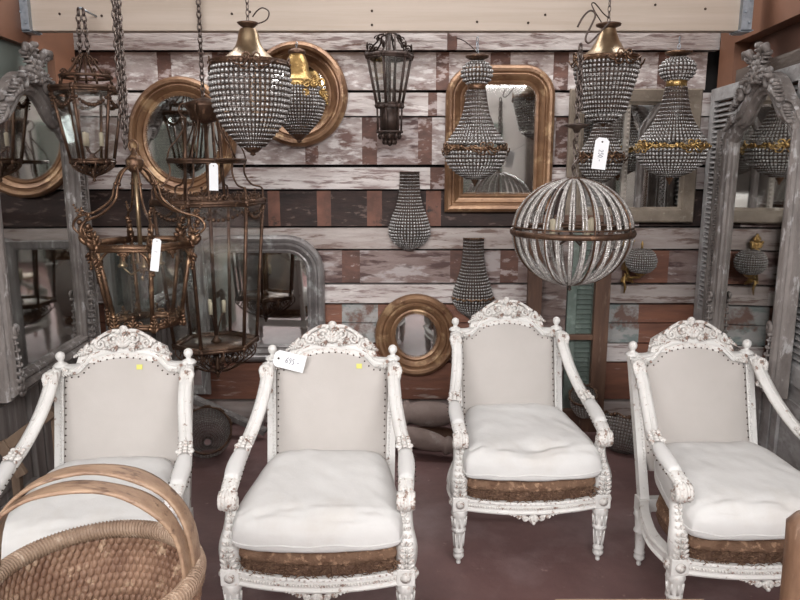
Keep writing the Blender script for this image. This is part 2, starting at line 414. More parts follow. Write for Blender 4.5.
wbox(mb, TR, NEAR, .28, 2.24, 3.4, -.16, -.08, 1)
wbox(mb, TR, NEAR, .28, 2.02, 2.10, -.16, -.10, 2)
struct(mb.build('wall_right', [M['orange_d'], M['orange'], M['weather']]))
for sx, nm in ((-1, 'wall_left'), (1, 'wall_right')):
    mb = MB(); mb.box((sx * 3.6, 1.15, 1.7), (3.6, .1, 3.4)); mb.box((sx * 5.45, -1.45, 1.7), (.1, 5.1, 3.4))
    struct(mb.build('wall_side_left' if sx < 0 else 'wall_side_right', M['frontwall']))
mb = MB(); mb.box((0, -4.05, 1.7), (11, .1, 3.4)); struct(mb.build('wall_front', M['frontwall']))

# pine beam
mb = MB(); bx0, bx1 = -1.80, 1.66; by = 3.55; bz = zat(30, 3.53)
mb.box(((bx0 + bx1) / 2, by + .03, bz + .13), (bx1 - bx0, .06, .26))
beam = struct(mb.build('trim_1', M['pine'], bevel=.003))
for x in (bx0 + .01, bx1 - .01):
    mb = MB(); mb.box((x, by + .02, bz + .12), (.05, .10, .26)); mb.box((x, by + .02, bz - .003), (.07, .10, .006))
    for k in range(4): mb.ell((x - .02 * (k % 2) + .01, by - .034, bz + .03 + .05 * k), .006)
    mb.build('joist_hanger', M['steel'], beam)
mb = MB()
for px, py in ((232, 14), (250, 12), (372, 11), (372, 25), (477, 22), (528, 23), (655, 5), (705, 9), (60, 14), (102, 16), (545, 15)):
    mb.lathe([(.006, 0), (.006, .003)], c=(xat(px, py, by), by - .0025, zat(py, by)), n=8, rot=Matrix.Rotation(PI / 2, 3, 'X'))
mb.build('nail_hole', M['nail'], beam)

# ------------------------------------------------------------------ leaning panels on the sides
def louvre_panel(name, label, cat, T, s0, s1, z0, z1, h, m, pitch=.028, mid=None, th=.035, solid_below=None):
    w = .055
    root = thing(name, label, cat, T @ Vector(((s0 + s1) / 2, z0, h)))
    inv = Matrix.Translation(-(T @ Vector(((s0 + s1) / 2, z0, h))))
    TT = inv @ T
    mb = MB()
    wbox(mb, TT, s0, s0 + w, z0, z1, h - th, h); wbox(mb, TT, s1 - w, s1, z0, z1, h - th, h)
    wbox(mb, TT, s0 + w, s1 - w, z1 - .07, z1, h - th, h); wbox(mb, TT, s0 + w, s1 - w, z0, z0 + .09, h - th, h)
    if solid_below: wbox(mb, TT, s0 + w, s1 - w, solid_below - .05, solid_below + .03, h - th, h)
    mb.build('frame', m, root, bevel=.002)
    mb = MB(); z = (solid_below + .03 if solid_below else z0 + .09) + .01
    while z < z1 - .08:
        mb.box(((s0 + s1) / 2, z, h - th / 2), (s1 - s0 - 2 * w, .005, .034), T=TT, rot=Matrix.Rotation(R(38), 3, 'X')); z += pitch
    mb.build('slats', m, root)
    if solid_below:
        mb = MB(); wbox(mb, TT, s0 + w, s1 - w, z0 + .09, solid_below - .05, h - th * .8, h - th * .4)
        wbox(mb, TT, s0 + w + .06, s1 - w - .06, z0 + .16, solid_below - .12, h - th * .4, h - th * .15)
        mb.build('panel', m, root, bevel=.004)
    return root
for k, (a, b) in enumerate(((.08, .48), (-.64, .06), (-1.6, -.66))):
    louvre_panel('louvred_shutter', ['grey louvred shutter standing in the right back corner, tallest louvres beside the framed mirror',
        'grey louvred shutter directly behind the carved mirror on the right', 'grey louvred shutter nearest the camera on the right, mostly outside the picture'][k], 'shutter', TR, a, b, 0.0, 2.02 - .0 * k, -.045, M['shutter'], solid_below=.74)
def panel_door(T, s0, s1, label):
    root = thing('panelled_door', label, 'door', T @ Vector(((s0 + s1) / 2, 0, -.06)))
    TT = Matrix.Translation(-(T @ Vector(((s0 + s1) / 2, 0, -.06)))) @ T
    mb = MB(); w = .085
    wbox(mb, TT, s0, s0 + w, 0, 1.95, -.10, -.06); wbox(mb, TT, s1 - w, s1, 0, 1.95, -.10, -.06)
    for a, b in ((0, .14), (.62, .74), (1.84, 1.95)): wbox(mb, TT, s0 + w, s1 - w, a, b, -.10, -.06)
    mb.build('frame', M['grey_door'], root, bevel=.003)
    for a, b in ((.14, .62), (.74, 1.84)):
        mb = MB(); wbox(mb, TT, s0 + w, s1 - w, a, b, -.098, -.085); wbox(mb, TT, s0 + w + .05, s1 - w - .05, a + .05, b - .05, -.085, -.072)
        mb.build('panel', M['grey_door'], root, bevel=.006)
panel_door(TL, -.42, .30, 'grey limed panelled door standing behind the carved mirror on the left')
panel_door(TL, -1.2, -.44, 'grey limed panelled door at the left picture edge, beside the first armchair')

# ------------------------------------------------------------------ big carved mirrors
def carved_mirror(T, s0, s1, label, side):
    root = thing('carved_mirror', label, 'mirror', T @ Vector(((s0 + s1) / 2, .62, 0)))
    TT = Matrix.Translation(-(T @ Vector(((s0 + s1) / 2, .62, 0)))) @ T
    sm = (s0 + s1) / 2; w = (s1 - s0) / 2
    def top(t):     # t -1..1 ogee arch
        a = abs(t)
        return 1.70 + .215 * (.5 + .5 * math.cos(PI * min(a, 1))) + .05 * math.exp(-((a - .80) / .16) ** 2)
    path = [(s0, .72), (s1, .72)] + [(sm + w * t / 14, top(t / 14)) for t in range(14, -15, -1)]
    mb = MB(); mb.poly(path, .004, T=TT, thick=.004); mb.build('mirror_glass', M['glass_mirror'], root)
    prof = [(-.004, -.03), (-.004, .012), (.006, .018), (.012, .030), (.024, .034), (.030, .026), (.036, .026), (.044, .040), (.060, .046), (.072, .036), (.078, .020), (.086, .024), (.092, .010), (.092, -.03)]
    mb = MB(); mb.sweep(path, prof, T=TT); mb.build('frame', M['mirror_grey'], root)
    # flat carved side bands
    for a, b in ((s1 + .093, s1 + .26),):
        mb = MB(); wbox(mb, TT, a, b, .64, 1.78, -.03, .004)
        wbox(mb, TT, a + .012, a + .030, .64, 1.78, .004, .014); wbox(mb, TT, b - .03, b - .012, .64, 1.78, .004, .014)
        z = .68
        while z < 1.74:
            mb.ell(((a + b) / 2, z, .006), (.026, .007, .008), T=TT, n=6, k=4)
            mb.ell(((a + b) / 2 - .028, z + .012, .006), (.010, .007, .007), T=TT, n=6, k=4); mb.ell(((a + b) / 2 + .028, z + .012, .006), (.010, .007, .007), T=TT, n=6, k=4)
            z += .027
        mb.build('carved_side_band', M['mirror_grey'], root)
    # bead row on sight edge
    # crest
    mb = MB(); cz = top(0) + .055; H = .05
    for ang, ln, ww, cu in ((PI / 2, .15, .055, 0), (PI / 2 + .5, .15, .05, .7), (PI / 2 - .5, .15, .05, -.7), (PI / 2 + 1.05, .15, .045, 1.2), (PI / 2 - 1.05, .15, .045, -1.2)):
        leaf(mb, (sm, cz), ang, ln, ww, TT, H, cu, th=.022)
    for q in (-1, 1):
        mb.tube([TT @ Vector((sm + q * .05, cz + .09, H)), TT @ Vector((sm + q * .08, cz + .13, H + .02)), TT @ Vector((sm + q * .115, cz + .13, H + .025)), TT @ Vector((sm + q * .12, cz + .105, H + .02))], [.016, .018, .017, .014], 8)
        scroll(mb, (sm + q * .12, cz - .01), .045, PI / 2, 1.1, .014, TT, H, q)
        leaf(mb, (sm + q * .16, cz - .03), (0 if q > 0 else PI) - q * .5, .13, .045, TT, H, -q * .3, th=.02)
        leaf(mb, (sm + q * .28, cz - .13), (0 if q > 0 else PI) - q * .9, .10, .038, TT, H - .01, q * .4, th=.018)
    mb.build('crest_carving', M['mirror_grey'], root)
    # leaf carvings on the lower corners
    for q, sx in ((-1, s0 - .045), (1, s1 + .045)):
        mb = MB()
        leaf(mb, (sx, .66), PI / 2 + q * .1, .24, .036, TT, .042, q * -.35, th=.016, seg=7)
        scroll(mb, (sx - q * .01, .93), .026, -PI / 2, 1.0, .012, TT, .05, q)
        scroll(mb, (sx - q * .025, .66), .030, PI / 2, 1.0, .012, TT, .045, -q)
        mb.build('corner_carving', M['mirror_grey'], root)
    return root
carved_mirror(TL, -.78, -.06, 'tall grey carved mirror with leafy crest leaning on the left side', -1)
carved_mirror(TR, -.73, -.09, 'tall grey carved mirror with leafy crest leaning on the right side', 1)

# ------------------------------------------------------------------ mirrors on back wall
def Tback(x, z, y, tilt=0):   # local x right, local y up, local z toward camera
    return Matrix.Translation((x, y, z)) @ Matrix.Rotation(tilt, 4, 'X') @ Matrix(((1, 0, 0, 0), (0, 0, -1, 0), (0, 1, 0, 0), (0, 0, 0, 1)))
def wall_mirror(name, label, path, c, D, prof, m, beads=None, tilt=0, extra=None):
    root = thing(name, label, 'mirror', (c[0], D, c[1]))
    T = Tback(0, 0, 0, tilt)
    mb = MB(); mb.poly(path, .003, T=T, thick=.004); mb.build('mirror_glass', M['glass_mirror'], root)
    mb = MB(); mb.sweep(path, prof, T=T); o = mb.build('frame', m, root)
    if beads:
        off, hh, rr = beads; mb = MB(); n = len(path)
        P = [Vector(p) for p in path] + [Vector(path[0])]; cen = sum((Vector(p) for p in path), Vector((0, 0))) / n
        pts, L = lerpcurve(P, max(8, int(sum((P[i + 1] - P[i]).length for i in range(n)) / (rr * 2.4))))
        for p in pts[:-1]:
            q = p + (p - cen).normalized() * off
            mb.ell((q.x, q.y, hh), rr, T=T, n=5, k=3)
        mb.build('beading', m, root)
    return root, T
def circ(rx, ry, n=48): return [(rx * math.cos(2 * PI * i / n), ry * math.sin(2 * PI * i / n)) for i in range(n)]
def prof_round(w, d=.045): return [(-.003, 0), (-.003, .010), (w * .10, .016), (w * .18, .012), (w * .28, d * .55), (w * .42, d * .8), (w * .50, d * .62), (w * .56, d * .62), (w * .66, d * 1.0), (w * .80, d * 1.05), (w * .94, d * .75), (w, d * .4), (w, 0)]
MY = WY - .035
def rnd_mirror(px, py, rxp, ryp, wp, label):
    s = mpp(py, MY); x = xat(px, py, MY); z = zat(py, MY); w = wp * s
    return wall_mirror('round_mirror', label, circ(rxp * s - w, ryp * s - w), (x, z), MY, prof_round(w), M['gold_wood'], beads=(-.006, .012, .0045))
rnd_mirror(298, 95, 50, 51, 20, 'round gilt mirror high on the plank wall behind the small gold-capped chandelier')
rnd_mirror(183, 138, 54, 59, 17, 'large round gilt mirror on the plank wall behind the hanging lanterns')
rnd_mirror(416, 335, 41, 42, 19, 'small round gilt mirror low on the wall between the two middle armchairs')
# tall gilt mirror
s = mpp(140, MY); x = xat(499, 140, MY)
zt, zb = zat(65, MY), zat(212, MY); hw = 54 * s; w = 18 * s
iw = hw - w; it, ib = (zt - zb) - w, w; rr = .075
path = [(-iw, ib), (iw, ib)] + arc(iw - rr, it - rr, rr, 0, 90, 8) + arc(-iw + rr, it - rr, rr, 90, 180, 8)
wall_mirror('arched_mirror', 'tall gilt mirror with rounded top corners behind the beaded chandelier', path, (x, zb), MY, prof_round(w, .04), M['gold_wood'], beads=(-.007, .012, .004))
# silver mirror
s = mpp(300, MY); x = xat(258, 300, MY); zt, zb = zat(235, MY), zat(361, MY); hw = 67 * s; w = 17 * s
iw = hw - w; it, ib = (zt - zb) - w, w; rr = .12
path = [(-iw, ib), (iw, ib)] + arc(iw - rr, it - rr, rr, 0, 90, 8) + arc(-iw + rr, it - rr, rr, 90, 180, 8)
wall_mirror('arched_mirror', 'silver-grey mirror with rounded top corners low on the wall behind the big lantern', path, (x, zb), MY, prof_round(w, .035), M['silver_wood'])
# taupe framed mirror, right
D = MY - .02; s = mpp(150, D); x0, x1 = xat(567, 150, D), xat(697, 150, D); zt, zb = zat(89, D), zat(222, D); w = 15 * s
hw = (x1 - x0) / 2; H = zt - zb
pf = [(-.002, 0), (-.002, .012), (.012, .016), (.016, .028), (w - .008, .030), (w, .022), (w, 0)]
root, T = wall_mirror('framed_mirror', 'wide taupe framed mirror behind the chandelier with the gold ring', [(-hw + w, w), (hw - w, w), (hw - w, H - w), (-hw + w, H - w)], ((x0 + x1) / 2, zb), D, pf, M['taupe_wood'])
# beaded strip and moulding modelled in place of a frame reflected in the glass
mb = MB(); cx = (x0 + x1) / 2; bx = xat(625, 150, D) - cx
mb.box((bx, H / 2, .012), (.03, H - 2 * w, .012), T=T)
n = 24
for i in range(n):
    mb.ell((bx + .004, w + (H - 2 * w) * (i + .5) / n, .020), (.007, .011, .007), T=T, n=6, k=4)
mb.build('reflected_beaded_strip', M['cream_wood'], root)
mb = MB(); ax = xat(641, 150, D) - cx
pts = [(ax, w), (ax, H * .62), (ax + .012, H * .72), (ax + .05, H * .80), (ax + .075, H * .86), (ax + .10, H - w)]
pts2 = [(p.x, p.y) for p in catmull([Vector((a, b, 0)) for a, b in pts], 5)]
mb.sweep(pts2, [(-.02, .004), (-.02, .016), (-.006, .022), (.006, .018), (.02, .020), (.02, .004)], T=T, closed=False)
mb.build('reflected_moulding', M['mirror_grey'], root)
# brown glazed window frame, green shutter added behind in place of a reflection
D = MY - .10
def wf(px, py, D=D): return xat(px, py, D), zat(py, D)
root = thing('window_frame', 'old brown glazed window frame standing against the wall below the globe chandelier', 'window frame', (wf(568, 300)[0], D, 0))
ox = wf(568, 300)[0]
mb = MB(); T = Matrix.Translation((-ox, 0, 0))
xl0, xl1, xr0, xr1 = wf(527, 300)[0], wf(541, 300)[0], wf(594, 300)[0], wf(609, 300)[0]
ztop = zat(215, D)
for a, b in ((xl0, xl1), (xr0, xr1)): mb.box(((a + b) / 2, 0, ztop / 2), (b - a, .045, ztop), T=T)
for pz, hh in ((zat(337, D), .03), (ztop - .035, .07), (.07, .14)): mb.box(((xl1 + xr0) / 2, 0, pz), (xr0 - xl1, .035, hh), T=T)
mb.build('sash', M['brown_wood'], root, bevel=.003)
for a, b in ((zat(337, D) + .015, ztop - .07), (.14, zat(337, D) - .015)):
    mb = MB(); mb.box(((xl1 + xr0) / 2, .005, (a + b) / 2), (xr0 - xl1 - .002, .004, b - a - .002), T=T); mb.build('glass_pane', M['pane'], root)
TG = Matrix(((1, 0, 0, 0), (0, 0, -1, D + .062), (0, 1, 0, 0), (0, 0, 0, 1)))
louvre_panel('louvred_shutter', 'narrow green louvred shutter added behind the glass of the old brown window frame in place of a reflection', 'shutter', TG, wf(570, 300)[0], wf(596, 300)[0] + .05, 0, zat(225, D), 0, M['green_paint'], pitch=.03, th=.03)
mb = MB(); mb.box(((xl0 + wf(570, 300)[0]) / 2, D + .06, ztop / 2 - .05), (wf(570, 300)[0] - xl0 - .02, .02, ztop - .1))
tag(mb.build('board', M['pl_mauve']), 'grey-mauve board standing behind the left half of the brown window frame', 'board')
# grey wooden frame at back left behind lanterns
D = MY - .09
x0, x1 = xat(104, 290, D), xat(206, 290, D); zt, zb = zat(238, D), zat(395, D)
root, T = wall_mirror('framed_mirror', 'plain grey wooden framed mirror on the wall behind the brass scrolled lantern', [(-(x1 - x0) / 2 + .05, .06), ((x1 - x0) / 2 - .05, .06), ((x1 - x0) / 2 - .05, zt - zb - .06), (-(x1 - x0) / 2 + .05, zt - zb - .06)],
    ((x0 + x1) / 2, zb), D, [(-.002, 0), (-.002, .01), (.01, .02), (.045, .026), (.05, .018), (.05, 0)], M['grey_wood'])
mb = MB(); mb.box((0, .20, .008), (x1 - x0 - .1, .02, .012), T=T); mb.build('crossbar', M['grey_wood'], root)

# ------------------------------------------------------------------ crystal lamps
def bead_net(mb, prof, sp=.0155, br=.0056, a0=0, a1=2 * PI, cen=(0, 0), wires=None, stag=False):
    L = sum(math.hypot(prof[i + 1][0] - prof[i][0], prof[i + 1][1] - prof[i][1]) for i in range(len(prof) - 1))
    n = max(3, int(L / sp) + 1); pts, _ = lerpcurve(prof, n)
    full = abs(a1 - a0 - 2 * PI) < 1e-6
    rm = max(p[0] for p in prof); k = max(6, int((a1 - a0) * rm / sp)); m = k
    for i, p in enumerate(pts):
        r, z = p.x, p.y
        b = br * min(1, max(.45, (a1 - a0) * r / k / sp))
        st = 1 if (a1 - a0) * r / k > sp * .38 else 2
        for j in range(0, k, st):
            a = a0 + (a1 - a0) * (j + .5) / k
            mb.ell((cen[0] + r * math.cos(a), cen[1] + r * math.sin(a), z), (b, b, b * 1.05), n=6, k=4)
        if wires is not None and i < n - 1:
            q = (pts[i] + pts[i + 1]) / 2; mm = 28 if full else 16
            ring = [(cen[0] + q.x * math.cos(a0 + (a1 - a0) * t / mm), cen[1] + q.x * math.sin(a0 + (a1 - a0) * t / mm), q.y) for t in range(mm if full else mm + 1)]
            wires.tube(ring, .0021, 4, closed=full)
    if wires is not None:
        for j in range(m if full else m + 1):
            a = a0 + (a1 - a0) * j / m
            wires.tube([(cen[0] + p.x * math.cos(a), cen[1] + p.x * math.sin(a), p.y) for p in pts], .0019, 4)
def garland_ring(mb, r, z, n=10, amp=.008, w=.006):
    m = n * 8
    pts = [((r + .003) * math.cos(2 * PI * i / m), (r + .003) * math.sin(2 * PI * i / m), z + amp * math.sin(n * 2 * PI * i / m)) for i in range(m)]
    mb.tube(pts, w * .6, 5, closed=True)
    mb.tube([((r) * math.cos(2 * PI * i / 40), r * math.sin(2 * PI * i / 40), z) for i in range(40)], w * .7, 5, closed=True)
    for i in range(n):
        a = 2 * PI * i / n
        rot = Matrix.Rotation(a, 3, 'Z')
        mb.ell(((r + .006) * math.cos(a), (r + .006) * math.sin(a), z), (.006, .014, .013), rot=rot, n=6, k=4)
        mb.ell(((r + .006) * math.cos(a + .12), (r + .006) * math.sin(a + .12), z + .008), (.005, .01, .006), rot=rot, n=6, k=4)
def chandelier(label, px, D, canopy, cone, bands, nets, ringrows, finial, cmat, metal, hook_top, coneMat=None, sp=.0155, group=None, bows=False, chainw=None):
    """all heights are photo rows, all widths photo half-widths at distance D"""
    cx = xat(px, (finial[0] + 60) / 2, D)
    base = zat(finial[1], D)
    root = thing('crystal_chandelier', label, 'chandelier', (cx, D, base), group=group)
    q = lambda py, hw: (hw * mpp(py, D), zat(py, D) - base)
    mb = MB(); mb.lathe([q(y, h) for y, h in reversed(canopy)], n=24); mb.build('canopy', metal, root)
    if cone:
        mb = MB(); mb.lathe([q(y, h) for y, h in reversed(cone)], n=32, cap=False); mb.build('metal_cap', coneMat or metal, root)
    mb = MB(); wi = MB()
    for net in nets: bead_net(mb, [q(y, h) for y, h in net], sp, sp * .37, wires=wi)
    mb.build('crystal_beads', cmat, root)
    wi.build('bead_wires', M['iron'], root)
    for y0, y1, h, mm in bands:
        mb = MB(); r, z1 = q(y0, h); z0 = q(y1, h)[1]
        mb.lathe([(r * .97, z0), (r * 1.04, z0 + .002), (r * 1.0, (z0 + z1) / 2), (r * 1.04, z1 - .002), (r * .97, z1)], n=32, cap=False)
        mb.build('metal_band', mm, root)
    for y, h, mm, n in ringrows:
        mb = MB(); r, z = q(y, h); garland_ring(mb, r, z, n, .009 if n > 5 else .002, .006); mb.build('garland_ring', mm, root)
        if bows:
            for k in range(4):
                mb = MB()
                a = -PI / 2 + .25 + k * PI / 2
                Tb = Matrix.Rotation(a + PI / 2, 4, 'Z') @ Matrix(((1, 0, 0, 0), (0, 0, -1, -r - .006), (0, 1, 0, z), (0, 0, 0, 1)))
                for sx in (-1, 1):
                    scroll(mb, (sx * .022, .012), .018, PI if sx > 0 else 0, 1.0, .0042, Tb, 0, -sx)
                    mb.tube([Tb @ Vector(v) for v in ((sx * .01, 0, 0), (sx * .035, -.022, .004), (sx * .06, -.018, 0), (sx * .085, .0, -.008))], .0036, 5)
                    mb.tube([Tb @ Vector(v) for v in ((0, -.006, 0), (sx * .018, -.035, .004), (sx * .04, -.034, .002), (sx * .05, -.012, 0))], .0034, 5)
                mb.ell(Tb @ Vector((0, .004, .002)), .008, n=6, k=4)
                mb.build('bow_ornament', mm, root)
    mb = MB(); y0, y1, h = finial[0], finial[1], finial[2]
    r, z1 = q(y0, h); mb.lathe([(.002, 0), (r * .35, .006), (r * .25, .012), (r * .6, z1 * .45), (r, z1 * .8), (r * 1.05, z1), (r * .5, z1 + .003)], n=16)
    mb.build('finial', metal, root)
    mb = MB(); top = canopy[0][0]; zt = zat(top, D) - base
    zh = hook_top - base
    link_chain(mb, (0, 0, zt), (0, 0, zh), L=.030, r=.0022, w=.007)
    mb.build('chain', M['steel'] if not chainw else M['chain_m'], root)
    if px in (251, 476, 605):
        sg = -1 if px == 476 else 1; mb = MB()
        if px == 476: P = [(0, 0, zt + .002), (-.03, -.02, zt + .03), (-.07, -.02, zt + .06), (-.11, -.02, zt + .075)]
        elif px == 251: P = [(0, 0, zt), (.04, -.02, zt - .01), (.08, -.02, zt + .005), (.09, -.02, zt + .035), (.065, -.02, zt + .05), (.04, -.01, zt + .04), (.02, 0, zt + .02)]
        else: P = [(-.03, 0, zt), (-.07, -.02, zt + .045), (-.085, -.02, zt + .075), (-.07, -.02, zt + .078), (-.03, -.01, zt + .04), (0, 0, zt + .02)]
        mb.tube(catmull(P, 5), .0028, 5); mb.build('cord', M['old_iron'], root)
    return root, cx, base
# 1 big basket, left of centre
chandelier('largest basket chandelier with tarnished brass cone, left of the gilt round mirror', 251, 3.0,
    [(22, 9), (23, 11), (25, 9), (28, 5), (31, 4)], [(29, 8), (34, 10), (40, 11), (46, 13), (52, 17), (58, 24), (61, 31)], [(61, 68, 37.5, M['bronze'])],
    [[(69, 38), (76, 39.5), (84, 40), (95, 38.5), (108, 36.5), (120, 32), (130, 26), (140, 18), (147, 12)]], [(65, 37.5, M['bronze'], 4)], (147, 156, 9), M['crystal'], M['bronze'], 3.38, M['brass'], sp=.0205, bows=True, chainw=True)
# 2 small gold capped
root, cx, base = chandelier('small basket chandelier with bright gilt cap hanging in front of the round mirror', 298, 3.85,
    [(48, 3), (50, 8), (53, 9), (56, 5)], [(54, 7), (58, 9), (64, 11), (72, 12), (78, 15), (81, 18)], [(80, 88, 18.5, M['gold'])],
    [[(88, 22), (96, 25), (106, 26), (116, 23), (126, 16), (134, 9)]], [(86, 20, M['gold'], 12)], (133, 143, 8), M['crystal'], M['bronze'], bz + .0, M['gold'], sp=.017)
mb = MB()
Tg = Matrix(((1, 0, 0, .10), (0, 0, -1, -.11), (0, 1, 0, zat(90, 3.85) - base), (0, 0, 0, 1)))
for sx in (-1, 1):
    scroll(mb, (sx * .035, .02), .028, PI if sx > 0 else 0, 1.1, .008, Tg, 0, -sx)
    leaf(mb, (sx * .03, -.01), -PI / 2 + sx * .8, .08, .03, Tg, 0, -sx * .8, th=.01)
leaf(mb, (0, 0), PI / 2, .06, .035, Tg, 0, 0, th=.012)
mb.build('bow_ornament', M['gold'], root)
# 3 beaded waisted, in front of arched mirror
def waisted(label, px, D, dy, k, ringmat, metal, hook, cap_gold=False):
    Y = lambda y: 52 + dy + (y - 52) * k[1]; X = lambda h: h * k[0]
    return chandelier(label, px, D, [(Y(51), 3), (Y(53), X(13)), (Y(55), X(12)), (Y(58), X(5))], None, [(Y(82), Y(88), X(9.5), ringmat)],
        [[(Y(59), X(8)), (Y(62), X(13)), (Y(67), X(16)), (Y(72), X(16.5)), (Y(77), X(15)), (Y(81), X(11))],
         [(Y(89), X(10)), (Y(100), X(11.5)), (Y(112), X(14)), (Y(124), X(18.5)), (Y(133), X(24)), (Y(142), X(30))],
         [(Y(152), X(32)), (Y(160), X(31)), (Y(167), X(27)), (Y(174), X(19)), (Y(179), X(9))]], [(Y(148), X(32), ringmat, 14)], (Y(179), Y(187), X(4)), M['crystal'], metal, hook, sp=.0195, bows=True)
waisted('waisted beaded chandelier with dull bronze ring in front of the tall gilt mirror', 476, 3.72, 3, (.94, .975), M['copper'], M['bronze'], bz)
waisted('waisted beaded chandelier with bright gilt ring beside the right carved mirror', 674, 3.7, -1, (1.04, .99), M['gold'], M['copper'], bz)
waisted('dim waisted beaded chandelier hanging behind the white price tag', 603, 4.0, 28, (.66, .80), M['copper'], M['bronze'], zat(70, 4.0))
# 4 tall tapered
chandelier('tapered basket chandelier with brass cone and white price tag', 605, 3.3,
    [(23, 9), (24, 12.5), (26, 12), (28, 7), (31, 5)], [(29, 7.5), (35, 9), (42, 12), (49, 16), (54, 22), (57, 28)], [(57, 63, 31.5, M['copper'])],
    [[(64, 31), (72, 31), (82, 28.5), (92, 26), (103, 23), (112, 21)], [(116, 17), (120, 12), (123, 7)]], [(60, 31.5, M['copper'], 4)], (122, 127, 7), M['crystal'], M['bronze'], 3.38, M['brass'], sp=.0185, bows=True, chainw=True)
T = Matrix.Translation((xat(607, 139, 3.0), 2.95, zat(139, 2.95))) @ Euler((R(90), R(97), 0)).to_matrix().to_4x4()
s = mpp(150, 2.95)
T = Matrix(((0, 1, 0, 0), (0, 0, -1, 0), (-1, 0, 0, 0), (0, 0, 0, 1)))
T = Matrix.Translation((xat(596, 137, 2.95), 2.95, zat(137, 2.95))) @ Matrix.Rotation(R(6), 4, 'Y') @ T
price_tag('price_tag', 'white price tag hanging under the tapered basket chandelier beside the globe', T, 31 * s, 14 * s, '250.-', string=(xat(605, 126, 3.28), 3.28, zat(126, 3.28)))

# half round wall sconces
def sconce(label, px, prof, D, sp=.0185, ring=None):
    y1 = prof[-1][0]; base = zat(y1, D); cx = xat(px, 220, D)
    root = thing('crystal_wall_sconce', label, 'wall sconce', (cx, D, base), group=None)
    q = [(h * mpp(y, D), zat(y, D) - base) for y, h in prof]
    mb = MB(); wi = MB(); bead_net(mb, q, sp, sp * .36, a0=PI, a1=2 * PI, wires=wi); mb.build('crystal_beads', M['crystal'], root)
    for r_, z_ in q[1:-1:2]: pass
    wi.tube([(a, .0, b) for a, b in q] , .003, 5); wi.tube([(-a, 0, b) for a, b in q], .003, 5)
    wi.build('wire_frame', M['iron'], root)
    mb = MB(); P = [(a * .98, b) for a, b in q] + [(-a * .98, b) for a, b in reversed(q)]
    mb.poly(P, 0, T=Matrix(((1, 0, 0, 0), (0, 0, -1, .012), (0, 1, 0, 0), (0, 0, 0, 1))), thick=.004); mb.build('back_plate', M['iron'], root)
    mb = MB(); r, z = q[0]; mb.tube([(r * math.cos(PI + PI * i / 12), r * math.sin(PI + PI * i / 12), z) for i in range(13)], .004, 5)
    if ring:
        r, z = ring[1] * mpp(ring[0], D), zat(ring[0], D) - base
        mb.tube([(r * math.cos(PI + PI * i / 40), r * math.sin(PI + PI * i / 40), z + .006 * math.sin(i * 1.3)) for i in range(41)], .005, 5)
        for i in range(1, 9): mb.ell((r * 1.04 * math.cos(PI + PI * i / 9), r * 1.04 * math.sin(PI + PI * i / 9), z), (.009, .009, .010), n=6, k=4)
    mb.build('metal_ring', M['copper'] if ring else M['iron'], root)
    return root
sconce('waisted crystal wall sconce on the planks between the dark lantern and round mirror', 409.5, [(172, 9.5), (182, 9.5), (194, 10.5), (206, 13), (216, 17), (226, 20), (234, 20.5), (241, 17), (247, 10), (250, 3)], WY - .03)
sconce('waisted crystal wall sconce with copper ring directly above the third armchair', 474, [(238, 10), (250, 10), (262, 11), (274, 13.5), (284, 17), (292, 19.5), (302, 19.5), (310, 14), (316, 6), (319, 2)], WY - .03, ring=(297, 20.5))
# brass bracket sconce with crystal ball
D = WY - .16; px = 641; base = zat(296, D); cx = xat(px, 265, D)
root = thing('brass_wall_sconce', 'gilt bracket lamp with flattened crystal shade on the planks right of the globe', 'wall sconce', (cx, D, base))
q = lambda dx, py, dy=0: (dx * mpp(py, D), dy, zat(py, D) - base)
mb = MB(); wi = MB(); prof = [(3, 248.5), (9, 250), (13, 254), (15, 260), (14, 266), (10, 271), (5, 273)]
bead_net(mb, [(h * mpp(y, D), zat(y, D) - base) for h, y in prof], .0135, .0052, wires=wi)
mb.build('crystal_shade', M['crystal'], root); wi.build('bead_wires', M['iron'], root)
mb = MB(); Ts = Matrix(((1, 0, 0, 0), (0, 0, -1, .10), (0, 1, 0, 0), (0, 0, 0, 1)))
zz = lambda y: zat(y, D) - base
lx = -9 * mpp(265, D)
for y, a in ((255, PI / 2), (248, PI / 2 + .8), (248, PI / 2 - .8), (243, PI / 2)): leaf(mb, (lx + .0, zz(y)), a, .045, .03, Ts, .0, 0, th=.01)
mb.tube([(lx, .10, zz(258)), (lx - .005, .07, zz(272)), (lx, .03, zz(279)), (0, 0, zz(277)), (0, 0, zz(272))], [.009, .008, .008, .009, .012], 8)
mb.tube([(lx, .10, zz(276)), (lx - .012, .09, zz(284)), (lx - .002, .09, zz(290)), (lx - .008, .09, zz(296))], [.010, .009, .008, .004], 8)
leaf(mb, (lx, zz(282)), 0.2, .05, .022, Ts, .0, -1.5, th=.009); leaf(mb, (lx, zz(282)), PI - .2, .03, .022, Ts, .0, 1.5, th=.009)
mb.lathe([(.018, zz(276)), (.034, zz(273.5)), (.036, zz(272)), (.02, zz(271))], n=16); mb.lathe([(.010, zz(249)), (.006, zz(246)), (.009, zz(244)), (.002, zz(241))], n=10)
mb.box((lx, .125, zz(268)), (.03, .05, .06))
mb.build('gilt_bracket', M['gold'], root)

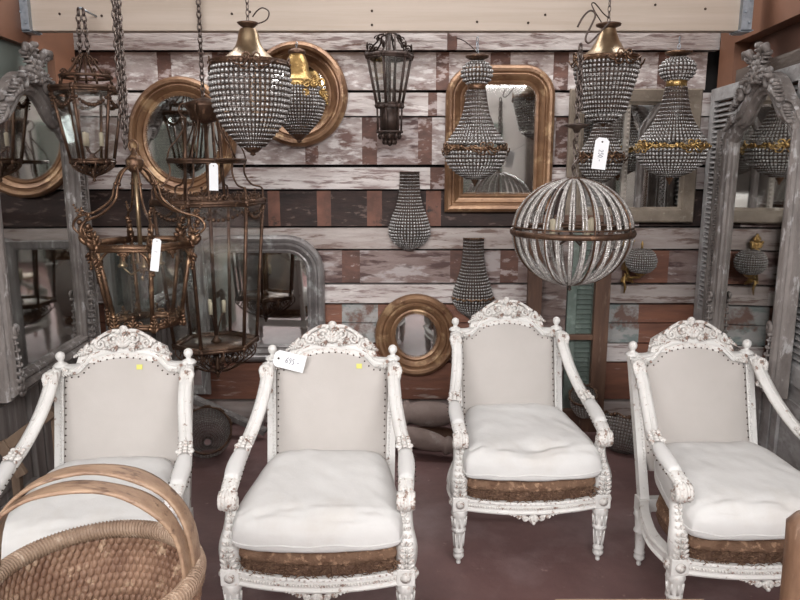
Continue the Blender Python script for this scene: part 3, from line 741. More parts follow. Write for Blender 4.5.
# globe chandelier
D = 3.0; cz = zat(232, D); cx = xat(572, 232, D); rr = 59.5 * mpp(232, D); rz_ = 53 * mpp(232, D)
root = thing('globe_chandelier', 'large open globe chandelier of clear beaded strands with an iron equator ring', 'chandelier', (cx, D, cz - rz_ - .03)); b0 = cz - (cz - rz_ - .03)
mb = MB()
def mer(a, t, k=1.0): return (k * rr * math.sin(t) * math.cos(a), k * rr * math.sin(t) * math.sin(a), b0 + rz_ * k * math.cos(t))
ns = 30
for j in range(ns):
    a = 2 * PI * (j + .3) / ns
    for (t0, t1, nb) in ((.13, 1.46, 36), (1.60, 3.02, 38)):
        for i in range(nb):
            t = t0 + (t1 - t0) * i / (nb - 1)
            w = (.028 if t0 < 1 else .018) * (.4 + .6 * math.sin(t))
            for off in (-1, 1):
                mb.ell(mer(a + off * w, t, .985), .0066, n=5, k=3)
mb.build('crystal_strands', M['crystal_l'], root)
mb = MB()
for j in range(8):
    a = 2 * PI * (j + .15) / 8
    mb.tube([mer(a, .08 + (PI - .12) * i / 24, 1.0) for i in range(25)], .0045, 5, flat=1)
mb.tube([mer(2 * PI * i / 48, PI / 2 + .0, 1.005) for i in range(48)], .008, 6, closed=True, flat=1.7)
mb.tube([mer(2 * PI * i / 48, PI / 2 - .11, 1.0) for i in range(48)], .004, 6, closed=True)
mb.tube([mer(2 * PI * i / 32, .12, 1.0) for i in range(32)], .006, 6, closed=True)
mb.build('iron_frame', M['bronze'], root)
mb = MB(); mb.lathe([(.002, 0), (.010, .008), (.005, .016), (.012, .028), (.016, .034), (.004, .04)], n=12)
mb.tube([(0, 0, .03), (0, 0, b0 + rz_ * .4)], .006, 6)
for k in range(4):
    a = k * PI / 2 + .4
    mb.tube([(0, 0, b0 - .02), (.06 * math.cos(a), .06 * math.sin(a), b0 - .05), (.10 * math.cos(a), .10 * math.sin(a), b0 - .01)], .005, 6)
mb.build('stem', M['iron'], root)
for k in range(4):
    a = k * PI / 2 + .4; mb = MB(); mb.lathe([(.013, b0 - .01), (.013, b0 + .055), (.004, b0 + .06)], c=(.10 * math.cos(a), .10 * math.sin(a), 0), n=10); mb.build('candle_sleeve', M['candle'], root)
mb = MB(); zt = zat(125, D) - (cz - rz_ - .03)
q = lambda py: zat(py, D) - (cz - rz_ - .03)
mb.lathe([(.010, q(133)), (.018, q(129)), (.050, q(126)), (.052, q(124.5)), (.008, q(123))], n=20); mb.build('canopy', M['iron'], root)
mb = MB()
pts = [(.012 * math.cos(i * .8), .008 * math.sin(i * .8), q(180) + (q(128) - q(180)) * i / 16) for i in range(17)]
mb.tube(pts, .004, 5); link_chain(mb, (0, 0, q(180)), (0, 0, q(130)), L=.055, r=.003, w=.011)
link_chain(mb, (0, 0, q(125)), (0, 0, q(44)), L=.040, r=.0045, w=.011); link_chain(mb, (.012, .005, q(110)), (.004, .005, q(50)), L=.036, r=.004, w=.010)
mb.build('chain', M['chain_m'], root)
mb = MB(); s = mpp(30, D)
hk = [(568, 27), (573, 17), (579, 11), (584, 12), (585, 17), (581, 27), (577, 36), (577, 41), (580, 43), (584, 40), (592, 31), (600, 22)]
mb.tube(catmull([((px - 572) * s - (0), .0, q(py)) for px, py in hk], 4), .0042, 6); 
mb.build('hook', M['iron'], root)


# ------------------------------------------------------------------ lanterns
def lantern(name, label, px, D, n, rot, ytop, rtop, ybot, rbot, metal, crown=None, gallery=True, swag=True, basket=None, finial=None, bar=.006, candle=True, chain=None, curved=0, group=None):
    cx = xat(px, (ytop + ybot) / 2, D); base = zat(finial, D)
    root = thing(name, label, 'lantern', (cx, D, base))
    Z = lambda py: zat(py, D) - base
    s = mpp((ytop + ybot) / 2, D); rt, rb = rtop * s, rbot * s; zt, zb = Z(ytop), Z(ybot)
    ang = [rot + 2 * PI * k / n for k in range(n)]
    mb = MB()
    def ring(r, z, th, fl=1.0):
        pts = []
        for k in range(n):
            a, b = ang[k], ang[(k + 1) % n]
            p = Vector((r * math.cos(a), r * math.sin(a), z)); q = Vector((r * math.cos(b), r * math.sin(b), z))
            mb.tube([p, q], th, 6, flat=fl); mb.ell(p, th * 1.3, n=6, k=4)
    ring(rt, zt, bar * 1.5); ring(rt * 1.03, zt - .012, bar * .8); ring(rb, zb, bar * 1.3); ring(rb * 1.04, zb + .012, bar * .7)
    for a in ang:
        mb.tube([(rt * math.cos(a), rt * math.sin(a), zt), ((rt * .5 + rb * .5) * math.cos(a), (rt * .5 + rb * .5) * math.sin(a), (zt + zb) / 2), (rb * math.cos(a), rb * math.sin(a), zb)], bar, 6)
    mb.build('frame', metal, root)
    for k in range(n):
        a, b = ang[k], ang[(k + 1) % n]
        P = [(rb * math.cos(a), rb * math.sin(a), zb), (rb * math.cos(b), rb * math.sin(b), zb), (rt * math.cos(b), rt * math.sin(b), zt), (rt * math.cos(a), rt * math.sin(a), zt)]
        c = sum((Vector(p) for p in P), Vector()) / 4
        P = [c + (Vector(p) - c) * .965 for p in P]; nn = Vector((c.x, c.y, 0)).normalized() * .0025
        mb = MB(); mb.add(P + [p - nn for p in P], [(0, 1, 2, 3), (7, 6, 5, 4), (0, 4, 5, 1), (1, 5, 6, 2), (2, 6, 7, 3), (3, 7, 4, 0)], smooth=False)
        mb.build('glass_pane', M['pane'], root)
    if gallery:
        for k in range(n):
            mb = MB()
            a, b = ang[k], ang[(k + 1) % n]
            p = Vector((rt * math.cos(a), rt * math.sin(a), zt)); q = Vector((rt * math.cos(b), rt * math.sin(b), zt)); m = (p + q) / 2
            d = (q - p).normalized(); L = (q - p).length; out = Vector((m.x, m.y, 0)).normalized()
            Tk = Matrix(((d.x, 0, out.x, m.x), (d.y, 0, out.y, m.y), (0, 1, 0, zt), (0, 0, 0, 1)))
            h = L * .09
            for sx in (-1, 1):
                scroll(mb, (sx * L * .13, h), L * .075, -PI / 2, 1.1, .0035, Tk, 0, -sx, n=12)
                scroll(mb, (sx * L * .33, h * .8), L * .06, -PI / 2, 1.1, .003, Tk, 0, sx, n=12)
                leaf(mb, (sx * L * .22, .004), PI / 2, L * .12, L * .07, Tk, 0, 0, th=.004, seg=3)
            leaf(mb, (0, .004), PI / 2, L * .2, L * .10, Tk, 0, 0, th=.005, seg=3)
            mb.ell(p + Vector((0, 0, .018)), (.008, .008, .018), n=6, k=5)
            mb.build('gallery_crest', metal, root)
    if swag:
        mb = MB()
        for k in range(n):
            a, b = ang[k], ang[(k + 1) % n]; zz = zt - .05; f = 1 - (.05 / (zt - zb)) * (1 - rb / rt)
            p = Vector((rt * f * math.cos(a), rt * f * math.sin(a), zt - .03)) * 1; q = Vector((rt * f * math.cos(b), rt * f * math.sin(b), zt - .03))
            for i in range(13):
                t = i / 12; c = p.lerp(q, t); c.z -= .05 * (1 - (2 * t - 1) ** 2); c.x *= 1.02; c.y *= 1.02
                mb.ell(c, .0065 + .003 * math.sin(PI * t) + .0015 * (i % 2), n=6, k=4)
            for i in range(5): mb.ell((rt * 1.02 * math.cos(a) * (1 - i * .01), rt * 1.02 * math.sin(a) * (1 - i * .01), zt - .03 - i * .014), .008 - .001 * i, n=6, k=4)
        mb.build('swag_garland', metal, root)
    if basket:
        mb = MB(); yb, rbk = basket; zz = Z(yb)
        for k in range(2 * n):
            a = rot + PI * k / n
            Tk = Matrix(((math.cos(a), 0, -math.sin(a), 0), (math.sin(a), 0, math.cos(a), 0), (0, 1, 0, 0), (0, 0, 0, 1)))
            mb.tube([Tk @ Vector(v) for v in catmull([(rb * .95, zb, 0), (rb * .98, zb * .7 + zz * .3, 0), (rb * .7, zb * .35 + zz * .65, 0), (rb * .3, zz + .006, 0), (.008, zz, 0)], 4)], .0038, 5)
            scroll(mb, (rb * .72, zb * .65 + zz * .35), rb * .17, 0, 1.3, .004, Tk, 0, 1, n=14)
            scroll(mb, (rb * .42, zb * .5 + zz * .5), rb * .15, PI, 1.3, .004, Tk, 0, 1, n=14)
        zf = Z(finial)
        mb.lathe([(.002, zf), (.010, zf + .008), (.005, zf + .016), (.016, zf + .026), (.018, zf + .034), (.006, zf + .042), (.010, zz), (.014, zz + .01), (.008, zb - .01)], n=12)
        mb.lathe([(.010, zb - .012), (rb * .9, zb - .006), (rb * .9, zb), (.01, zb + .004)], n=n, off=rot)
        mb.build('scrolled_basket', metal, root)
    if candle:
        mb = MB(); mb.lathe([(.008, zb), (.03, zb + .01), (.012, zb + .03), (.012, zb + .04)], n=12)
        mb.tube([(0, 0, zb), (0, 0, zt + .0)], .005, 6) if candle == 2 else None
        mb.build('candle_holder', metal, root)
        for k in range(3):
            a = k * 2 * PI / 3 + .3; zc = zb + (zt - zb) * .22; mb = MB()
            mb.tube([(0, 0, zb + .03), (.03 * math.cos(a), .03 * math.sin(a), zc - .02), (.045 * math.cos(a), .045 * math.sin(a), zc)], .004, 5)
            mb.build('arm', metal, root)
            mb = MB(); mb.lathe([(.010, zc), (.010, zc + .06), (.003, zc + .065)], c=(.045 * math.cos(a), .045 * math.sin(a), 0), n=10); mb.build('candle_sleeve', M['candle'], root)
    if crown: crown(root, Z, rt, zt, ang, s, metal)
    if chain:
        mb = MB()
        for dx, y0, y1, top in chain:
            link_chain(mb, (dx * s, .0, Z(y0)), (dx * s * .6, .0, (top - base) if top else Z(y1)), L=.036, r=.004, w=.010)
        mb.build('chain', M['chain_m'], root)
    return root, Z, s
# lantern 1 (upper left)
def crown1(root, Z, rt, zt, ang, s, metal):
    mb = MB()
    for k in range(8):
        a = 2 * PI * k / 8
        Tk = Matrix(((math.cos(a), 0, -math.sin(a), 0), (math.sin(a), 0, math.cos(a), 0), (0, 1, 0, 0), (0, 0, 0, 1)))
        mb.tube([Tk @ Vector(v) for v in catmull([(rt * .72, Z(77), 0), (rt * .55, Z(74), 0), (rt * .35, Z(66), 0), (rt * .22, Z(58), 0), (.01, Z(54), 0)], 4)], .004, 5)
        scroll(mb, (rt * .62, Z(74)), .018, 0, 1.2, .004, Tk, 0, 1, n=12); scroll(mb, (rt * .28, Z(62)), .016, 0, 1.2, .004, Tk, 0, 1, n=12)
        mb.tube([Tk @ Vector((rt * .72, Z(77), 0)), Tk @ Vector((rt * .78, Z(86), 0))], .005, 5)
    mb.tube([(rt * .72 * math.cos(2 * PI * i / 24), rt * .72 * math.sin(2 * PI * i / 24), Z(77)) for i in range(24)], .008, 6, closed=True)
    mb.tube([(0, 0, Z(56)), (0, 0, Z(88))], .005, 6)
    mb.build('scrolled_crown', metal, root)
lantern('hanging_lantern', 'six-sided bronze lantern hanging furthest left, in front of the left carved mirror', 90, 3.38, 6, R(30), 89, 33, 162, 20, M['bronze'], crown=crown1, gallery=False, swag=True, basket=(176, 12), finial=182, bar=.0078,
        chain=[(-4, 54, 0, 2.30), (4, 54, 0, 2.30)])
mb = MB(); cx = xat(90, 125, 3.38); mb.tube([(cx, 3.56, 2.300), (cx, 3.37, 2.302)], .005, 6); mb.build('nail', M['steel'], beam)
# lantern 2 scrolled brass
def crown2(root, Z, rt, zt, ang, s, metal):
    mb = MB(); zr = Z(168)
    mb.lathe([(.020, Z(172)), (.034, Z(168)), (.036, Z(160)), (.028, Z(158)), (.012, Z(154)), (.006, Z(148))], n=14)
    mb.tube([(.02 * math.cos(i * PI / 8), 0, Z(146) + .024 * math.sin(i * PI / 8)) for i in range(16)], .004, 5, closed=True)
    for a in ang:
        Tk = Matrix(((math.cos(a), 0, -math.sin(a), 0), (math.sin(a), 0, math.cos(a), 0), (0, 1, 0, 0), (0, 0, 0, 1)))
        mb.tube([Tk @ Vector(v) for v in catmull([(.02, Z(166), 0), (.06, Z(172), 0), (.09, Z(186), 0), (.11, Z(200), 0), (rt * .85, Z(212), 0), (rt * 1.18, Z(217), 0), (rt * 1.30, Z(226), 0), (rt * 1.2, Z(233), 0)], 4)],
                [.0055] * 15 + [.006] * 8 + [.0055] * 6, 6)
        mb.ell(Tk @ Vector((.085, Z(184), 0)), (.011, .011, .008), n=6, k=4)
        leaf(mb, (rt * 1.1, Z(214)), .6, .05, .02, Tk, 0, .8, th=.006, seg=3)
        leaf(mb, (rt * 1.05, Z(245)), PI / 2, .10, .045, Tk, 0, -.6, th=.012, seg=4)
        mb.ell(Tk @ Vector((rt * 1.05, Z(238), 0)), (.016, .016, .022), n=8, k=5)
        leaf(mb, (rt * 1.0, Z(252)), -PI / 2, .07, .03, Tk, 0, 0, th=.01, seg=4)
    mb.build('scrolled_arms', metal, root)
    mb = MB(); mb.tube([(0, 0, Z(165)), (0, 0, Z(262))], .009, 8); mb.ell((0, 0, Z(268)), (.014, .014, .022)); mb.ell((0, 0, Z(278)), (.008, .008, .012))
    mb.build('stem', M['brass'], root)
    mb = MB()
    for k in range(4):
        a = k * PI / 2 + .5; r = .075
        mb.tube([(0, 0, Z(268)), (r * .6 * math.cos(a), r * .6 * math.sin(a), Z(274)), (r * math.cos(a), r * math.sin(a), Z(266))], .0045, 5)
        mb.lathe([(.018, Z(266)), (.022, Z(264)), (.012, Z(262)), (.011, Z(250)), (.003, Z(249))], c=(r * math.cos(a), r * math.sin(a), 0), n=10)
    mb.build('candle_cluster', M['brass'], root)
    mb = MB()
    for k in range(len(ang)):      # arched heads of the panes
        a, b = ang[k], ang[(k + 1) % len(ang)]
        p = Vector((rt * math.cos(a), rt * math.sin(a), 0)); q = Vector((rt * math.cos(b), rt * math.sin(b), 0))
        pts = []
        for i in range(11):
            t = i / 10; c = p.lerp(q, t); c *= 1.01; c.z = Z(262) + (Z(241) - Z(262)) * math.sin(PI * t) ** .6; pts.append(c)
        mb.tube(pts, .006, 6)
        m = (p + q) / 2; d = (q - p).normalized(); out = m.normalized()
        Tk = Matrix(((d.x, 0, out.x, m.x * 1.02), (d.y, 0, out.y, m.y * 1.02), (0, 1, 0, 0), (0, 0, 0, 1)))
        for sx in (-1, 1): scroll(mb, (sx * .016, Z(248)), .012, PI / 2, 1.1, .0035, Tk, 0, sx, n=10)
        leaf(mb, (0, Z(246)), -PI / 2, .035, .022, Tk, 0, 0, th=.006, seg=3)
    mb.build('arched_heads', metal, root)
    mb = MB(); rb = 36 * s
    for k in range(len(ang)):
        a, b = ang[k], ang[(k + 1) % len(ang)]
        p = Vector((rb * math.cos(a), rb * math.sin(a), 0)); q = Vector((rb * math.cos(b), rb * math.sin(b), 0)); m = (p + q) / 2; d = (q - p).normalized(); out = m.normalized()
        Tk = Matrix(((d.x, 0, out.x, m.x), (d.y, 0, out.y, m.y), (0, 1, 0, 0), (0, 0, 0, 1)))
        for sx in (-1, 1):
            scroll(mb, (sx * .028, Z(318)), .018, -PI / 2, 1.2, .004, Tk, .004, -sx, n=12); scroll(mb, (sx * .062, Z(321)), .014, -PI / 2, 1.2, .004, Tk, .004, sx, n=12)
        leaf(mb, (0, Z(322)), PI / 2, .05, .03, Tk, .006, 0, th=.006, seg=3)
        leaf(mb, (p.dot(d) - m.dot(d), Z(326)), PI / 2, .07, .035, Tk, .006, 0, th=.010, seg=4)
    mb.build('lower_gallery', metal, root)
lantern('hanging_lantern', 'scrolled aged-brass lantern with leafy arms, price tag and arched panes above the first armchair', 143, 2.93, 6, R(0), 243, 50, 322, 35, M['copper'], crown=crown2, gallery=False, swag=False, finial=330, bar=.0095, candle=False,
        chain=[(-8, 148, 0, 3.38), (-5, 132, 0, 3.38), (-10, 128, 0, 3.38)])
s = mpp(255, 2.68)
T = Matrix(((0, 1, 0, 0), (0, 0, -1, 0), (-1, 0, 0, 0), (0, 0, 0, 1)))
T2 = Matrix.Translation((xat(153, 238, 2.68), 2.68, zat(238, 2.68))) @ Matrix.Rotation(R(9), 4, 'Y') @ T
price_tag('price_tag', 'white price tag hanging on the scrolled brass lantern', T2, 33 * s, 8.5 * s, '1', string=(xat(154, 225, 2.68), 2.74, zat(225, 2.68)))
# lantern 3 : the big one with tall crown
def crown3(root, Z, rt, zt, ang, s, metal):
    mb = MB(); r2 = 37 * s; z2 = Z(160)
    n = len(ang)
    for zz, th in ((z2, .009), (z2 - .012, .006)):
        for k in range(n):
            a, b = ang[k], ang[(k + 1) % n]
            mb.tube([(r2 * math.cos(a), r2 * math.sin(a), zz), (r2 * math.cos(b), r2 * math.sin(b), zz)], th, 6)
    mb.build('crown_ring', metal, root)
    mb = MB()
    for ia, a in enumerate(ang):
        Tk = Matrix(((math.cos(a), 0, -math.sin(a), 0), (math.sin(a), 0, math.cos(a), 0), (0, 1, 0, 0), (0, 0, 0, 1)))
        if ia % 2 == 0: mb.tube([Tk @ Vector(v) for v in ((12 * s, Z(118), 0), (r2 * .75, Z(160), 0))], .005, 6)
        mb.tube([Tk @ Vector(v) for v in catmull([(r2, Z(160), 0), (r2 * .95, Z(172), 0), (r2 * 1.12, Z(184), 0), (rt * .98, Z(188), 0), (rt * 1.0, Z(196), 0)], 5)], .005, 6)
        if ia % 2: mb.tube([Tk @ Vector(v) for v in ((r2 * .5, Z(118), 0), (r2 * .62, zt, 0))], .008, 6)
        mb.tube([Tk @ Vector(v) for v in catmull([(10 * s, Z(110), 0), (20 * s, Z(104), 0), (24 * s, Z(112), 0), (18 * s, Z(122), 0), (26 * s, Z(138), 0), (34 * s, Z(148), 0), (r2, Z(158), 0)], 4)], .004, 6)
    mb.build('crown_struts', metal, root)
    mb = MB(); mb.lathe([(.010, Z(124)), (14 * s, Z(120)), (15 * s, Z(112)), (19 * s, Z(107)), (19 * s, Z(104)), (10 * s, Z(100)), (.006, Z(97))], n=20)
    mb.tube([(0, 0, Z(120)), (0, 0, Z(335))], .010, 8)
    mb.build('canopy', metal, root)
lantern('hanging_lantern', 'biggest lantern, six tall clear panes with leafy crest and scrolled basket below', 213, 3.5, 6, R(24), 201, 53, 343, 41, M['bronze'], crown=crown3, gallery=True, swag=True, basket=(370, 12), finial=378, bar=.0095,
        chain=[(-1, 98, 0, 3.38)])
s = mpp(180, 3.2)
T2 = Matrix.Translation((xat(209, 163, 3.08), 3.08, zat(163, 3.08))) @ Matrix.Rotation(R(2), 4, 'Y') @ T
price_tag('price_tag', 'blank white price tag hanging from the crown of the biggest lantern', T2, 27 * mpp(180, 3.08), 9 * mpp(180, 3.08), '', string=(xat(213, 160, 3.08), 3.12, zat(159, 3.08)))
# wall lantern centre
def crown4(root, Z, rt, zt, ang, s, metal):
    mb = MB()
    for a in ang:
        Tk = Matrix(((math.cos(a), 0, -math.sin(a), 0), (math.sin(a), 0, math.cos(a), 0), (0, 1, 0, 0), (0, 0, 0, 1)))
        mb.tube([Tk @ Vector(v) for v in catmull([(rt, zt, 0), (rt * .8, Z(48), 0), (rt * .55, Z(42), 0), (rt * .5, Z(36), 0), (rt * .25, Z(34), 0)], 4)], .005, 5)
        scroll(mb, (rt * .85, Z(48)), .020, 0, 1.2, .005, Tk, 0, 1, n=12); scroll(mb, (rt * .55, Z(39)), .016, 0, 1.2, .004, Tk, 0, 1, n=12)
        scroll(mb, (rt * 1.0, Z(54)), .018, PI, 1.2, .005, Tk, 0, 1, n=12)
        mb.ell(Tk @ Vector((rt, Z(47), 0)), (.007, .007, .022), n=6, k=4)
    mb.tube([(0, 0, Z(30)), (0, 0, Z(105))], .009, 6)
    for k in range(3):
        a = k * 2.1; mb.tube([(.03 * math.cos(a), .03 * math.sin(a), Z(34)), (.03 * math.cos(a), .03 * math.sin(a), Z(105))], .006, 6)
    mb.build('scrolled_crown', metal, root)
    mb = MB(); rb = 13 * s; r3 = 12 * s; z1, z3 = Z(106), Z(132)
    for a in ang: mb.tube([(rb * math.cos(a), rb * math.sin(a), z1), (r3 * math.cos(a), r3 * math.sin(a), z3)], .006, 6)
    for zz in (z1 - .006, z3): mb.tube([(r3 * 1.05 * math.cos(2 * PI * i / 24), r3 * 1.05 * math.sin(2 * PI * i / 24), zz) for i in range(24)], .007, 6, closed=True)
    mb.lathe([(.004, Z(146)), (.02, Z(144)), (.034, Z(140)), (.05, Z(136)), (r3 * .9, z3), (.01, z3 + .01)], n=8)
    for k in range(8):
        a = k * PI / 4; mb.ell((.052 * math.cos(a), .052 * math.sin(a), Z(136)), (.014, .014, .02), n=6, k=4); mb.ell((.03 * math.cos(a), .03 * math.sin(a), Z(142)), (.012, .012, .016), n=6, k=4)
    mb.lathe([(r3 * .8, Z(108)), (r3 * .8, Z(131))], n=6, cap=True)
    mb.build('lower_tier', metal, root)
lantern('wall_lantern', 'narrow dark bronze six-sided lantern at the top centre under the beam', 389.5, 3.95, 6, R(15), 56, 22.5, 106, 13, M['old_iron'], crown=crown4, gallery=False, swag=False, finial=146, bar=.0085, candle=False)
mb = MB(); x = xat(389, 40, 3.95)
mb.box((x, 4.10, zat(36, 4.1)), (.03, .12, .03)); mb.box((x, 4.02, zat(33, 3.98)), (.02, .16, .012)); tag(mb.build('wall_bracket', M['iron']), 'small iron bracket holding the narrow dark lantern to the wall', 'bracket')

# ------------------------------------------------------------------ armchairs
TB = None
def post_profile_leg(H):
    return [(.003, 0), (.009, .004), (.010, .012), (.007, .018), (.012, .024), (.022, .036), (.022, .046), (.016, .054), (.022, .058), (.022, .064), (.018, .070), (.023, H * .60), (.029, H * .62), (.029, H * .65), (.024, H * .68), (.028, H - .03), (.034, H - .02), (.031, H - .008), (.031, H)]
def make_chair():
    root = thing('armchair', 'x', 'armchair')
    W = .288; RW = .228; RY = .43
    cw = M['chair_white']; kv = M['carve_white']
    def yb(z): return .43 + max(0, (z - .30)) * .31          # back plane
    # legs
    for (lx, ly) in ((-W, 0), (W, 0)):
        mb = MB(); mb.lathe(post_profile_leg(.245), c=(lx, ly, 0), n=16)
        for k in range(8):
            a = k * PI / 4; mb.tube([(lx + .019 * math.cos(a), ly + .019 * math.sin(a), .080), (lx + .0225 * math.cos(a), ly + .0225 * math.sin(a), .14)], .0034, 5)
            mb.tube([(lx + .026 * math.cos(a), ly + .026 * math.sin(a), .17), (lx + .029 * math.cos(a), ly + .029 * math.sin(a), .21)], .0042, 5)
        mb.build('leg', cw, root)
        mb = MB(); mb.box((lx, ly, .275), (.062, .062, .062))
        mb.build('leg_block', cw, root, bevel=.004)
        mb = MB(); Tf = Matrix(((1, 0, 0, lx), (0, 0, -1, ly - .031), (0, 1, 0, .275), (0, 0, 0, 1)))
        mb.lathe([(.018, 0), (.018, .004), (.012, .006), (.010, .010), (.002, .013)], T=Tf, n=12)
        Tf = Matrix(((0, 0, 1 if lx > 0 else -1, lx + (.031 if lx > 0 else -.031)), (1, 0, 0, ly), (0, 1, 0, .275), (0, 0, 0, 1)))
        mb.lathe([(.018, 0), (.018, .004), (.012, .006), (.010, .010), (.002, .013)], T=Tf, n=12)
        mb.build('rosette', kv, root)
    for sx in (-1, 1):
        mb = MB(); mb.lathe(post_profile_leg(.245), c=(sx * RW, RY, 0), n=16)
        mb.box((sx * RW, RY, .27), (.05, .05, .06)); mb.build('leg', cw, root)
        # rear post up the back
        mb = MB(); pts = [(sx * (RW + .014 * (z - .3) / .57), yb(z), z) for z in (.29, .40, .55, .70, .84)]
        mb.tube(pts, [.026, .025, .024, .024, .024], 4, smooth=False)
        for i in range(34):
            z = .40 + i * .0125; mb.ell((sx * (RW - .008 + .014 * (z - .3) / .57), yb(z) - .021, z), .0048, n=5, k=4)
        mb.build('back_post', cw, root, bevel=.003)
        mb = MB(); xx = sx * .240; yy = yb(.85)
        mb.lathe([(.027, .835), (.030, .842), (.022, .850), (.010, .856), (.010, .862), (.016, .870), (.018, .880), (.015, .890), (.007, .896), (.001, .898)], c=(xx, yy, 0), n=14)
        mb.build('finial', cw, root)
    # seat rail
    def front(x): return -.055 * (1 - (x / W) ** 2)
    n = 16
    mb = MB(); F = [(x, front(x)) for x in [(-W + .03) + (2 * W - .06) * i / n for i in range(n + 1)]]
    pr = [(-.014, .245), (.016, .245), (.020, .252), (.012, .258), (.012, .282), (.020, .288), (.018, .298), (-.014, .298)]
    mb.sweep([(a, b) for a, b in F], pr, closed=False)
    for sx in (-1, 1):
        S = catmull([(sx * W, .028, 0), (sx * (W + .012), .16, 0), (sx * (RW + .035), .32, 0), (sx * RW, RY - .02, 0)], 5)
        S2 = [(p.x, p.y) for p in S]
        if sx < 0: S2 = S2[::-1]
        P = [Vector((a, b)) for a, b in S2]
        mb.sweep(S2, [(-.014, .243), (.016, .243), (.022, .252), (.014, .258), (.014, .282), (.022, .288), (.018, .298), (-.014, .298)], closed=False)
    mb.box((0, RY, .27), (2 * RW, .03, .055))
    mb.build('seat_rail', cw, root)
    mb = MB()
    for i in range(52):
        x = (-W + .035) + (2 * W - .07) * i / 51; mb.ell((x, front(x) - .014, .270), .0052, n=6, k=4)
        if i % 2 == 0: mb.ell((x, front(x) - .018, .292), (.006, .004, .004), n=5, k=4)
    mb.build('rail_beading', kv, root)
    # apron
    mb = MB(); Ta = Matrix(((1, 0, 0, 0), (0, 0, -1, -.062), (0, 1, 0, 0), (0, 0, 0, 1)))
    leaf(mb, (0, .244), -PI / 2, .035, .030, Ta, 0, 0, th=.010, seg=4)
    for sx in (-1, 1):
        scroll(mb, (sx * .030, .228), .014, PI / 2, 1.2, .006, Ta, 0, -sx, n=14); scroll(mb, (sx * .060, .236), .012, PI / 2, 1.2, .005, Ta, 0, sx, n=14)
        leaf(mb, (sx * .03, .240), (0 if sx > 0 else PI), .07, .018, Ta, 0, sx * .35, th=.007, seg=5)
    mb.build('apron_carving', kv, root)
    # burlap seat : two rolls
    def seatloop(zs, k):
        out = []
        m = 14
        for i in range(m + 1): x = -W * .93 * k + 2 * W * .93 * k * i / m; out.append((x, front(x) - .004 * 1 + (1 - k) * .2))
        out += [(W * .93 * k, .15), (RW * 1.02 * k + .01, RY - .04), (-RW * 1.02 * k - .01, RY - .04), (-W * .93 * k, .15)]
        return out
    def loft(levels, mat, name):
        mb = MB(); vs = []; N = None
        for z, k, j in levels:
            lp = seatloop(z, k); N = len(lp)
            for i, (a, b) in enumerate(lp):
                nn = noise.noise(Vector((a * 22, b * 22, z * 30))) * j
                vs.append((a * (1 + nn * .4), b + nn * (-1 if b < .1 else .3), z + nn * .4))
        fs = []
        for l in range(len(levels) - 1):
            for i in range(N): fs.append((l * N + i, l * N + (i + 1) % N, (l + 1) * N + (i + 1) % N, (l + 1) * N + i))
        fs.append(tuple((len(levels) - 1) * N + i for i in range(N))); fs.append(tuple(reversed(range(N))))
        mb.add(vs, fs); return mb.build(name, mat, root, sub=2)
    loft([(.290, .96, .008), (.300, 1.0, .014), (.315, 1.01, .02), (.330, .99, .02), (.338, .95, .01)], M['straw'], 'stuffing')
    mb = MB(); rnd = random.Random(3)
    for k in range(420):
        x = rnd.uniform(-W * .9, W * .9); z = rnd.uniform(.298, .345); y = front(x) - .006
        p = Vector((x, y - .004, z)); q = Vector((rnd.uniform(-.02, .02), rnd.uniform(-.010, -.001), rnd.uniform(-.010, .008)))
        mb.tube([p, p + q * .6 + Vector((0, -.004, .002)), p + q], rnd.uniform(.0007, .0018), 4)
    tuft = mb.build('loose_stuffing', M['burlap'], root); tuft['kind'] = 'stuff'
    loft([(.330, .965, .006), (.338, 1.01, .010), (.352, 1.03, .010), (.368, 1.01, .010), (.378, .95, .01), (.380, .7, .006)], M['burlap'], 'hessian_seat')
    # arm supports and arms
    for sx in (-1, 1):
        mb = MB()
        sp = catmull([(sx * W, .0, .30), (sx * (W + .003), -.004, .345), (sx * (W + .002), .004, .39), (sx * (W - .002), .030, .44), (sx * (W - .002), .042, .49), (sx * W, .022, .53)], 5)
        rad = [.030 - .0 * i for i in range(len(sp))]
        m = len(sp); rad = [.030 + .006 * math.sin(PI * min(i / (m * .5), 1)) - .010 * max(0, (i / (m - 1) - .4)) / .6 for i in range(m)]
        mb.tube(sp, rad, 6, up=(0, 1, 0), flat=.85)
        mb.build('arm_support', cw, root)
        mb = MB()
        for i in range(2, m - 3, 2):
            p = sp[i]; w_ = .016 * (1.2 - i / m)
            for q in (-1, 1):
                mb.ell((p.x + q * w_ * .9, p.y - rad[i] * .82, p.z), (w_ * .95, .006, .0065), rot=Matrix.Rotation(-q * .7, 3, 'Y'), n=6, k=4)
            mb.ell((p.x, p.y - rad[i] * .92, p.z + .004), (.004, .005, .010), n=5, k=4)
        for i in range(8): mb.ell((sp[m - 8 + i].x, sp[m - 8 + i].y - .026, .455 + i * .010), .0045, n=5, k=4)
        mb.build('support_carving', kv, root)
        mb = MB()
        ap = catmull([(sx * W, -.012, .535), (sx * W, .015, .560), (sx * (W + .002), .08, .575), (sx * (W + .002), .16, .592), (sx * (W - .006), .25, .618), (sx * (W - .020), .33, .660), (sx * (W - .034), .405, .715), (sx * (W - .042), .475, .775), (sx * (W - .043), .545, .835)], 6)
        m = len(ap); rad = []
        for i in range(m):
            t = i / (m - 1); rad.append(.026 if t > .5 else .024 + .005 * math.sin(PI * t / .5))
        mb.tube(ap, rad, 8, up=(0, 0, 1), flat=.62)
        # thin ridge
        mb.tube([(p.x, p.y - .003, p.z + rad[i] * .60) for i, p in enumerate(ap) if i > m * .45], .0045, 5)
        arm = mb.build('arm', cw, root)
